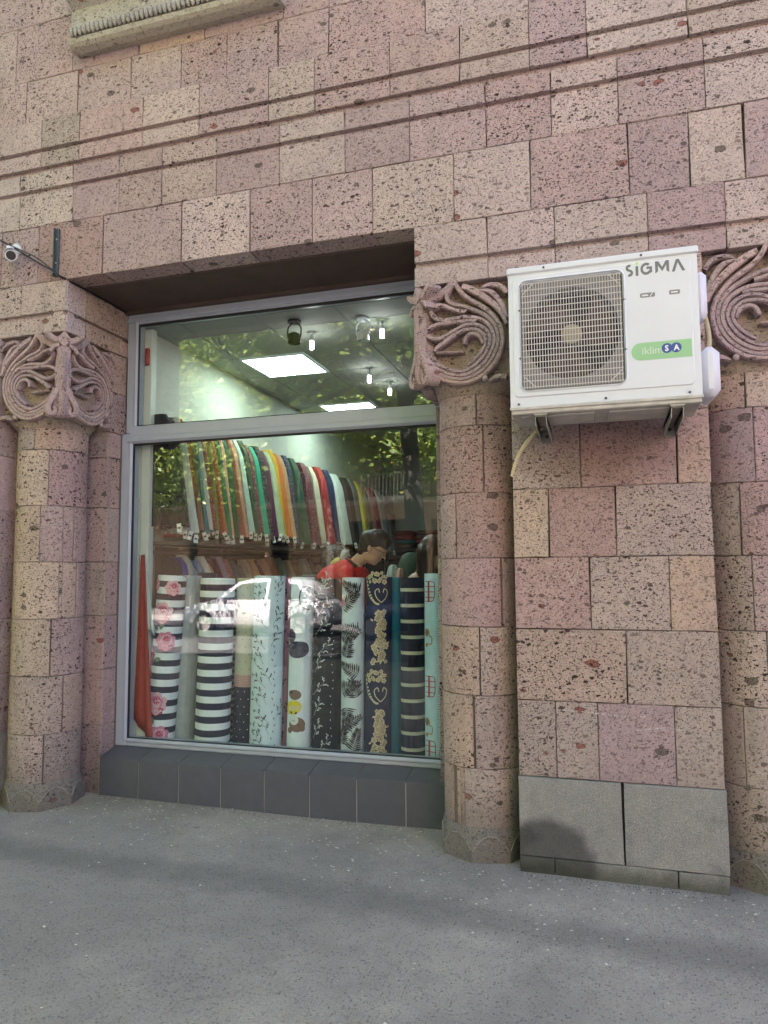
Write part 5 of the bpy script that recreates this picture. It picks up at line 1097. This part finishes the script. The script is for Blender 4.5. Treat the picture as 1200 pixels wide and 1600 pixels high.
def person(label, hx, hy, hz, lean, tilt, hairm, top, longhair):
    """head centre at (hx,hy,hz), facing +x; lean = forward shift of the head over the hips; tilt = head bent down, degrees"""
    T = tag(empty('person', (hx-lean, hy, .02)), label, 'person'); o = Vector((hx-lean, hy, .02)); L = lambda x, y, z: (x-o.x, y-o.y, z-o.z)
    hip = Vector((hx-lean, hy, .90)); neck = Vector((hx-.10, hy, hz-.17)) if longhair else Vector((hx-.135, hy, hz-.105)); ch = hip.lerp(neck, .62)
    R = Matrix.Rotation(radians(tilt), 3, 'Y'); hc = Vector((hx, hy, hz)); H = lambda x, y, z: tuple(hc+R @ Vector((x, y, z))-o)
    sk = []
    A = lambda p0, r0, p1, r1, sc=(1, 1, 1): sk.append((tuple(Vector(p0)-o), r0, tuple(Vector(p1)-o), r1, sc))
    A(hip, .13, ch, .12, (.9, 1.15, 1)); A(ch, .12, neck+Vector((-.03, 0, -.06)), .085, (.95, 1.35, 1))
    sk.append((tuple(neck-o), .052, H(-.02, 0, -.05), .052))
    for p, r, sc in (((0, 0, .02), .092, (1.06, .82, 1.08)), ((.02, 0, -.055), .062, (1.05, .85, 1.05)), ((.062, 0, -.085), .026, (1, 1, 1)), ((.088, 0, .03), .016, (1, 2.2, 1)), ((.107, 0, -.012), .0135, (1, .9, 1)), ((.098, 0, .008), .011, (1, .8, 1.4)), ((.085, 0, -.045), .014, (1, 1.7, .8)), ((.086, 0, -.058), .012, (1, 1.5, .8)), ((-.006, .082, -.01), .017, (.8, .5, 1.7)), ((-.006, -.082, -.01), .017, (.8, .5, 1.7)), ((.06, .03, -.02), .024, (1, 1, 1)), ((.06, -.03, -.02), .024, (1, 1, 1))):
        c = H(*p); sk.append((c, r, c, r, sc))
    hands = []
    for s in (-1, 1):
        sh = neck+Vector((-.02, s*.17, -.09)); el = sh+Vector((.06, s*.05, -.28)); wr = el+Vector((.22, -s*.04, -.06))
        A(sh, .05, el, .038); A(el, .037, wr, .025); pm = wr+Vector((.05, 0, -.01)); A(wr, .026, pm, .028, (1, 1.1, .6))
        for k in range(4):
            f0 = pm+Vector((.02, (k-1.5)*.017, 0)); ln = (.033, .038, .036, .028)[k]; f1 = f0+Vector((ln, 0, -.012)); f2 = f1+Vector((ln*.55, 0, -.028)); A(f0, .0088, f1, .0082); A(f1, .008, f2, .007)
        t0 = wr+Vector((.03, -s*.022, 0)); t1 = t0+Vector((.03, -s*.025, -.01)); A(t0, .011, t1, .0095); A(t1, .009, t1+Vector((.024, .0, -.012)), .008)
        kn = Vector((hip.x+.03, hy+s*.10, .50)); an = Vector((hip.x, hy+s*.11, .12)); A(hip+Vector((0, s*.075, -.03)), .085, kn, .056); A(kn, .054, an, .036); A(an+Vector((0, 0, -.06)), .035, an+Vector((.13, 0, -.075)), .028, (1, 1, .8))
    blobmesh('body', sk, .0075, M_skin, T, 3)
    cl = []
    C = lambda p0, r0, p1, r1, sc=(1, 1, 1): cl.append((tuple(Vector(p0)-o), r0, tuple(Vector(p1)-o), r1, sc))
    C(hip, .145, ch, .135, (.92, 1.15, 1)); C(ch, .135, neck+Vector((-.035, 0, -.075)), .095, (.98, 1.35, .95))
    for s in (-1, 1): sh = neck+Vector((-.02, s*.17, -.09)); el = sh+Vector((.06, s*.05, -.28)); C(sh, .064, el, .052); C(neck+Vector((-.04, s*.03, -.05)), .05, sh, .066)
    if not longhair: C(neck+Vector((-.06, -.03, -.05)), .085, neck+Vector((-.20, 0, -.13)), .11, (1, 1.4, 1))
    blobmesh('blouse', cl, .011, top, T, 4)
    tr = []
    for s in (-1, 1): kn = Vector((hip.x+.03, hy+s*.10, .50)); an = Vector((hip.x, hy+s*.11, .14)); tr += [(tuple(hip+Vector((0, s*.07, -.03))-o), .105, tuple(kn-o), .072), (tuple(kn-o), .072, tuple(an-o), .06)]
    tr.append((tuple(hip-o), .14, tuple(hip+Vector((0, 0, .05))-o), .14, (.9, 1.1, 1))); blobmesh('trousers', tr, .014, M_trou, T, 3)
    hr = []
    if longhair:
        for p, r, sc in (((-.01, 0, .045), .102, (1.05, .95, 1.0)), ((-.045, 0, .0), .095, (.9, 1.0, 1.1))): c = H(*p); hr.append((c, r, c, r, sc))
        hr.append((H(-.06, 0, 0), .085, tuple(Vector(H(-.07, 0, 0))+Vector((-.01, 0, -.24))), .07, (.8, 1.25, 1)))
        for s in (-1, 1): hr.append((H(-.01, s*.07, .02), .04, tuple(Vector(H(-.0, s*.085, 0))+Vector((-.02, 0, -.22))), .03)); 
    else:
        for p, r, sc in (((-.018, 0, .055), .098, (1.14, .93, .92)), ((-.055, 0, .01), .085, (.9, 1.0, 1.15)), ((.05, .0, .085), .05, (1.1, 1.3, .7)), ((-.06, 0, -.06), .055, (.8, 1.1, 1.)), ((-.02, .068, .02), .035, (1.1, .6, 1.)), ((-.02, -.068, .02), .035, (1.1, .6, 1.)), ((.075, -.02, .062), .024, (1, 1.6, 1)), ((-.09, .01, .05), .04, (1, 1.4, 1))): c = H(*p); hr.append((c, r, c, r, sc))
    h_ = blobmesh('hair', hr, .008, hairm, T, 2)
    for v in h_.data.vertices: q = v.co; d = mnoise.noise(Vector((q.x*30, q.y*30, q.z*12)))*.010; v.co += v.normal*d
    if not longhair:
        b = MB()
        for s in (-1, 1):
            b.tube([H(.106+.004*cos(k*pi/4), s*.033+.021*cos(k*pi/4), .014+.016*sin(k*pi/4)) for k in range(9)], .0024, 5, cap=False); b.tube([H(.102, s*.055, .02), H(.05, s*.078, .016), H(-.006, s*.084, .012)], .0024, 5)
        b.tube([H(.110, -.012, .016), H(.112, 0, .02), H(.110, .012, .016)], .002, 5); b.build('glasses', M_black, T)
        b = MB(); b.ball(H(-.002, -.086, -.042), .006, 8); b.build('earring', plain('pearl', (.7, .68, .6, 1), .2), T)
        b = MB(); nk = neck-o; b.tube(spline([(nk.x+.03, -.09, nk.z-.03), (nk.x-.045, -.075, nk.z+.02), (nk.x-.07, 0, nk.z+.035), (nk.x-.045, .075, nk.z+.02), (nk.x+.03, .09, nk.z-.03)], 5), .014, 8); b.build('collar', M_vest, T, smooth=True)
    return T
person('woman in a red top with short dark hair and glasses, bending over behind the rolls', -1.60, 1.30, 1.665, .42, 34, M_hair, M_redt, False)
person('woman with long brown hair and a cream patterned blouse, half hidden by the column', -1.235, 1.66, 1.63, .12, 14, M_hair2, M_whc, True)
# ------------------------------------------------------------------ across the street (seen in the glass)
def leafmat(name, a, b_, c_):
    t = NT(name); r = t.n('NewGeometry').outputs['Random Per Island']; col = t.mix(t.ramp(r, .0, .6), a, b_); col = t.mix(t.ramp(r, .88, .9), col, c_)
    t.bs(Base_Color=col, Roughness=.4); t.b.inputs['Specular IOR Level'].default_value = .5
    tr = t.n('BsdfTranslucent'); t.set(tr.inputs[0], t.mix(.7, col, (.50, .68, .12, 1))); mx = t.n('MixShader', {0: .45}); t.set(mx.inputs[1], t.b.outputs[0]); t.set(mx.inputs[2], tr.outputs[0]); t.set(t.out.inputs[0], mx.outputs[0]); return t.mat
M_leaf = leafmat('plane_leaf', (.11, .18, .05, 1), (.22, .31, .08, 1), (.36, .34, .07, 1)); M_bark = plain('mottled_bark', (.055, .048, .038, 1), .9, noise=.5, nsc=9, bump=.01)
def crown_mesh(seed, rad, hgt_, nclump, per, ls):
    rr = random.Random(seed); vs = []; fs = []; cl = []
    for i in range(nclump):
        while True:
            p = Vector((rr.uniform(-1, 1), rr.uniform(-1, 1), rr.uniform(-1, 1)))
            if .35 < p.length < 1 and mnoise.noise(p*1.8+Vector((seed, 0, 0))) > -.18: break
        p = Vector((p.x*rad, p.y*rad, p.z*hgt_/2)); cl.append(p)
        for k in range(per):
            q = p+Vector((rr.gauss(0, .26), rr.gauss(0, .26), rr.gauss(0, .20)))*rad*.42; a = rr.uniform(0, 2*pi); el = rr.uniform(-.7, .9); d = Vector((cos(a)*cos(el), sin(a)*cos(el), sin(el))); u = d.cross(Vector((rr.gauss(0, 1), rr.gauss(0, 1), rr.gauss(0, 1)))).normalized(); s = ls*rr.uniform(.6, 1.25); n = len(vs)
            vs += [q-d*s*.6, q+u*s*.42, q+d*s*.7, q-u*s*.42]; fs.append((n, n+1, n+2, n+3))
    return pyd('crown', vs, fs), cl
crowns = [crown_mesh(3, 3.2, 5.4, 190, 120, .10), crown_mesh(8, 3.9, 7.6, 240, 130, .17)]
def tree(x, y, kind, zc, s, label, lean=0., tr=.15, seed=0):
    T = tag(empty('plane_tree', (x, y, -.02)), label, 'tree', 'street trees'); me, cl = crowns[kind]; rr = random.Random(seed)
    o = link('crown', me, T, M_leaf); o.location = (lean, 0, zc); o.scale = (s, s, s); o.rotation_euler.z = seed*1.3
    b = MB(); top = Vector((lean*.6, 0, zc-.5)); b.tube(spline([(0, 0, -.1), (.02, 0, .4), (lean*.15+.03, 0, zc*.4), (lean*.4, 0, zc*.7), tuple(top)], 5), [tr*1.25]+[tr*(1.1-.5*i/20) for i in range(20)], 14)
    Rz = Matrix.Rotation(seed*1.3, 3, 'Z')
    for k in range(15):
        c = Rz @ cl[(k*7) % len(cl)]*s*.85+Vector((lean, 0, zc)); st = Vector((lean*.35, 0, zc*.55)).lerp(top, rr.random()); mid = st.lerp(c, .5)+Vector((rr.uniform(-.3, .3), rr.uniform(-.3, .3), -.35)); P = spline([tuple(st), tuple(mid), tuple(c)], 5)
        b.tube(P, [tr*.42*(1-.85*i/(len(P)-1)) for i in range(len(P))], 6)
        for m in range(3):
            e = c+Vector((rr.uniform(-.9, .9), rr.uniform(-.9, .9), rr.uniform(-.7, .6))); q = P[5+m]; b.tube([q, tuple(Vector(q).lerp(e, .5)+Vector((0, 0, .15))), tuple(e)], [.018, .012, .005], 5)
    b.build('trunk', M_bark, T, smooth=True)
tree(-5.02, -5.6, 0, 6.9, 1.0, 'kerbside plane tree with a straight dark trunk, reflected left of centre in the glass', .1, .15, 1)
tree(-2.72, -5.75, 0, 6.7, .95, 'kerbside plane tree reflected beside the carved capital, its trunk leaning', -.5, .17, 2)
tree(-12.4, -7.4, 0, 6.6, .95, 'slender roadside tree with a curved branch reflected at the left end of the glass', .3, .09, 3)
tree(-14.5, -18.4, 1, 7.6, 1.05, 'far pavement tree reflected at the left end, before the pink building', .2, .16, 4)
tree(-9.2, -18.9, 1, 9.4, 1.15, 'far pavement tree reflected between two windows of the pink building', -.4, .17, 5)
tree(-3.4, -18.2, 1, 8.2, 1.1, 'far pavement tree reflected in front of the right part of the pink building', .3, .17, 6)
tree(2.5, -18.6, 1, 7.7, 1.0, 'far pavement tree standing opposite the pilaster', 0, .17, 7)
tree(-20.5, -18.6, 1, 7.7, 1.0, 'farthest tree down the opposite pavement', 0, .17, 8)
OB = tag(empty('opposite_building', (0, -22, 0)), 'sunlit pink stone building across the street with white windows, seen in the glass', 'building')
M_pink = plain('pink_ashlar', (.42, .28, .22, 1), .85, noise=.18, nsc=3); M_rock = plain('rock_faced_stone', (.36, .25, .17, 1), .9, noise=.35, nsc=6, bump=.02); M_trim = plain('pale_trim', (.52, .44, .36, 1), .8); M_wwin = plain('white_window', (.75, .75, .72, 1), .5); M_dglass = plain('dark_glass', (.03, .04, .045, 1), .08)
wx = [-21.5+3.45*i for i in range(11)]; b = MB()
cuts = []
for z0, z1 in ((4.35, 6.15), (7.75, 9.6), (11.1, 12.9)): cuts.append((z0, z1))
lv = [4.1]+[v for c in cuts for v in c]+[15.]
for i in range(len(lv)-1):
    if i % 2 == 0: b.box(-26, 18, -8, 0, lv[i], lv[i+1])
    else:
        e = [-26]+[v for x in wx for v in (x-.7, x+.7)]+[18]
        for k in range(0, len(e)-1, 2): b.box(e[k], e[k+1], -8, 0, lv[i], lv[i+1])
        b.box(-26, 18, -8, -.9, lv[i], lv[i+1])
b.build('wall', M_pink, OB)
b = MB(); b.box(-26, -10.1, -8, -.15, -.3, 4.1); b.box(-10.1, 18, -8, -1.2, -.3, 4.1); b.box(-10.1, 18, -1.2, 0, 3.5, 4.1)
for i in range(8): b.box(-10.1+3.45*i, -9.7+3.45*i, -1.2, .02, -.3, 3.5)
b.build('base_wall', M_rock, OB)
for i in range(7): b = MB(); b.box(-9.66+3.45*i, -6.69+3.45*i, -.9, -.86, .0, 3.48); b.build('added_dark_pane', M_shelf, OB)  # dark panes and their recess, added to dim the reflection over the women
def rock_mesh(w, h_, sd):
    rr = random.Random(sd); nx_, nz_ = 5, 3; vs = [(-w/2+w*i/nx_, (.0 if i in (0, nx_) or j in (0, nz_) else rr.uniform(.03, .11)), -h_/2+h_*j/nz_) for j in range(nz_+1) for i in range(nx_+1)]; fs = [(j*(nx_+1)+i, j*(nx_+1)+i+1, (j+1)*(nx_+1)+i+1, (j+1)*(nx_+1)+i) for j in range(nz_) for i in range(nx_)]
    n = len(vs); bo = [(-w/2, -.2, -h_/2), (w/2, -.2, -h_/2), (w/2, -.2, h_/2), (-w/2, -.2, h_/2)]; vs += bo; f = []
    f.append(tuple([n+1, n]+list(range(0, nx_+1)))); t0 = nz_*(nx_+1); f.append(tuple([n+3, n+2]+list(range(t0+nx_, t0-1, -1)))); f.append(tuple([n]+[n+3]+[j*(nx_+1) for j in range(nz_, -1, -1)])); f.append(tuple([n+2, n+1]+[j*(nx_+1)+nx_ for j in range(nz_+1)]))
    return pyd('stone_block', vs, fs+f)
rocks = [rock_mesh(.93, .345, s) for s in range(5)]
for r_ in range(11):
    for c_ in range(7): o = link('stone_block', rocks[(r_*3+c_*7) % 5], OB, M_rock, (-16.6+.96*c_+(.48 if r_ % 2 else 0), -.08, .18+.365*r_))
b = MB(); b.box(-26, 18, -.02, .22, 4.1, 4.30, .02); b.box(-26, 18, -.02, .14, 7.0, 7.2, .02); b.box(-26, 18, -.02, .5, 14.8, 15.2, .03); b.build('cornice', M_trim, OB)
wme = None
for z0, z1 in cuts:
    for x in wx:
        if wme is None:
            b = MB(); h_ = 1.8
            for q in ((-.7, -.62, 0, h_), (.62, .7, 0, h_), (-.04, .04, 0, h_)): b.box(q[0], q[1], -.12, -.04, q[2], q[3])
            for zz in (0, 1.18, h_-.08): b.box(-.62, .62, -.12, -.045, zz, zz+.08)
            for q in (-.34, .30): b.box(q, q+.035, -.11, -.055, .08, h_-.08)
            b.box(-.8, .8, -.1, .1, -.1, 0)
            wme = b.build('window', M_wwin, OB); wme.location = (x, 0, z0); b = MB(); b.box(-.66, .66, -.12, -.10, .05, 1.78); pn = b.build('pane', M_dglass, wme)
        else:
            o = link('window', wme.data, OB); o.location = (x, 0, z0); o.scale.z = (z1-z0)/1.8; p = link('pane', pn.data, o)
for x in (wx[2], wx[4]):
    b = MB(); b.box(-1.1, 1.1, 0, .8, -.14, 0); b.box(-1.1, 1.1, .74, .79, .85, .92)
    for i in range(15): b.box(-1.08+.15*i, -1.04+.15*i, .75, .78, 0, .85)
    for s in (-1.08, 1.05): b.box(s, s+.03, .0, .78, .86, .90)
    o = b.build('balcony', M_wwin, OB); o.location = (x, .24, 4.30)
def car(label, x, y, col, dirn, dark):
    T = tag(empty('parked_car', (x, y, -.13)), label, 'car', 'cars parked across the road'); M = plain('car_paint', col, .25, 0, .6); T.rotation_euler.z = 0 if dirn > 0 else pi
    # stations: x, half width, sill z, belt z
    st = [(-2.05, .62, .40, .62), (-2.0, .74, .28, .78), (-1.75, .80, .24, .90), (-1.1, .83, .22, .93), (0, .84, .22, .92), (.85, .84, .22, .92), (1.25, .82, .24, .86), (1.75, .78, .26, .76), (2.02, .68, .32, .64), (2.08, .56, .42, .54)]
    vs = []; k = 8
    for X, w, zs, zb in st: vs += [(X, -w*.9, zs), (X, -w, zs+.12), (X, -w*1.01, (zs+zb)/2), (X, -w*.95, zb-.05), (X, -w*.84, zb), (X, w*.84, zb), (X, w*.95, zb-.05), (X, w*1.01, (zs+zb)/2), (X, w, zs+.12), (X, w*.9, zs)]
    k = 10; fs = [(i*k+j, i*k+(j+1) % k, (i+1)*k+(j+1) % k, (i+1)*k+j) for i in range(len(st)-1) for j in range(k)]+[tuple(reversed(range(k))), tuple(range((len(st)-1)*k, len(st)*k))]
    link('body', pyd('body', vs, fs), T, M, smooth=True)
    g = [(-1.75, .92, .70), (-1.25, 1.38, .58), (-.7, 1.45, .57), (.0, 1.45, .57), (.45, 1.36, .57), (1.05, .91, .70)]
    vs = []
    for X, z, w in g: vs += [(X, -.76, .88), (X, -w, z), (X, w, z), (X, .76, .88)]
    fs = [(i*4+j, i*4+j+1, (i+1)*4+j+1, (i+1)*4+j) for i in range(len(g)-1) for j in range(3)]+[(0, 1, 2, 3), (20, 21, 22, 23)]
    link('roof', pyd('roof', vs, fs), T, M, smooth=True)
    b = MB()
    for s in (-1, 1):
        for P in ([(-1.42, .95), (-1.16, 1.31), (-.42, 1.37), (-.42, .95)], [(-.34, .95), (-.34, 1.37), (.35, 1.31), (.80, .95)]):
            n = 4; q = [(X, s*(.775-(z-.9)*.36), z) for X, z in P]; q2 = [(X, s*(.75-(z-.9)*.36), z) for X, z in P]; b.add(q+q2, [(0, 1, 2, 3), (7, 6, 5, 4)]+[(i, (i+1) % n, n+(i+1) % n, n+i) for i in range(n)])
    q = [(.98, -.62, .975), (.98, .62, .975), (.55, .5, 1.33), (.55, -.5, 1.33)]; b.add(q+[(x_+.03, y_, z_+.02) for x_, y_, z_ in q], [(0, 1, 2, 3), (7, 6, 5, 4), (0, 4, 5, 1), (1, 5, 6, 2), (2, 6, 7, 3), (3, 7, 4, 0)])
    b.build('window', M_dglass, T)
    for X in (-1.28, 1.33):
        for s in (-1, 1):
            Mx = Matrix.Translation((X, s*.70, .31)) @ Matrix.Rotation(radians(-90*s), 4, 'X')
            b = MB(); b.lathe([(.20, .13), (.29, .14), (.31, .11), (.31, -.06), (.25, -.07)], 24, Mx); w = b.build('wheel', M_black, T, smooth=True)
            b = MB(); b.lathe([(.02, .15), (.07, .145), (.17, .138), (.195, .142), (.20, .12)], 20, Mx); b.build('rim', M_galv, w, smooth=True)
    for s in (-1, 1): b = MB(); b.ball((1.93, s*.55, .66), .1, 10, (.8, 1.3, .7)); b.build('headlight', M_wwin, T, smooth=True); b = MB(); b.ball((-1.96, s*.6, .74), .09, 10, (.7, 1.1, .9)); b.build('tail_light', M_redp, T, smooth=True)
    for s in (-1, 1): b = MB(); b.ball((.72, s*.88, .98), .08, 10, (.6, 1, .7)); b.build('mirror', M, T, smooth=True)
car('white sedan parked across the road, reflected over the striped rolls', -8.42, -12.1, (.40, .40, .41, 1), -1, False)
car('dark blue sedan parked right of the white one, reflected over the black twig roll', -3.9, -12.1, (.02, .035, .09, 1), -1, True)
# nothing below a stray empty or orphan
for m_ in list(bpy.data.meshes):
    if m_.users == 0: bpy.data.meshes.remove(m_)
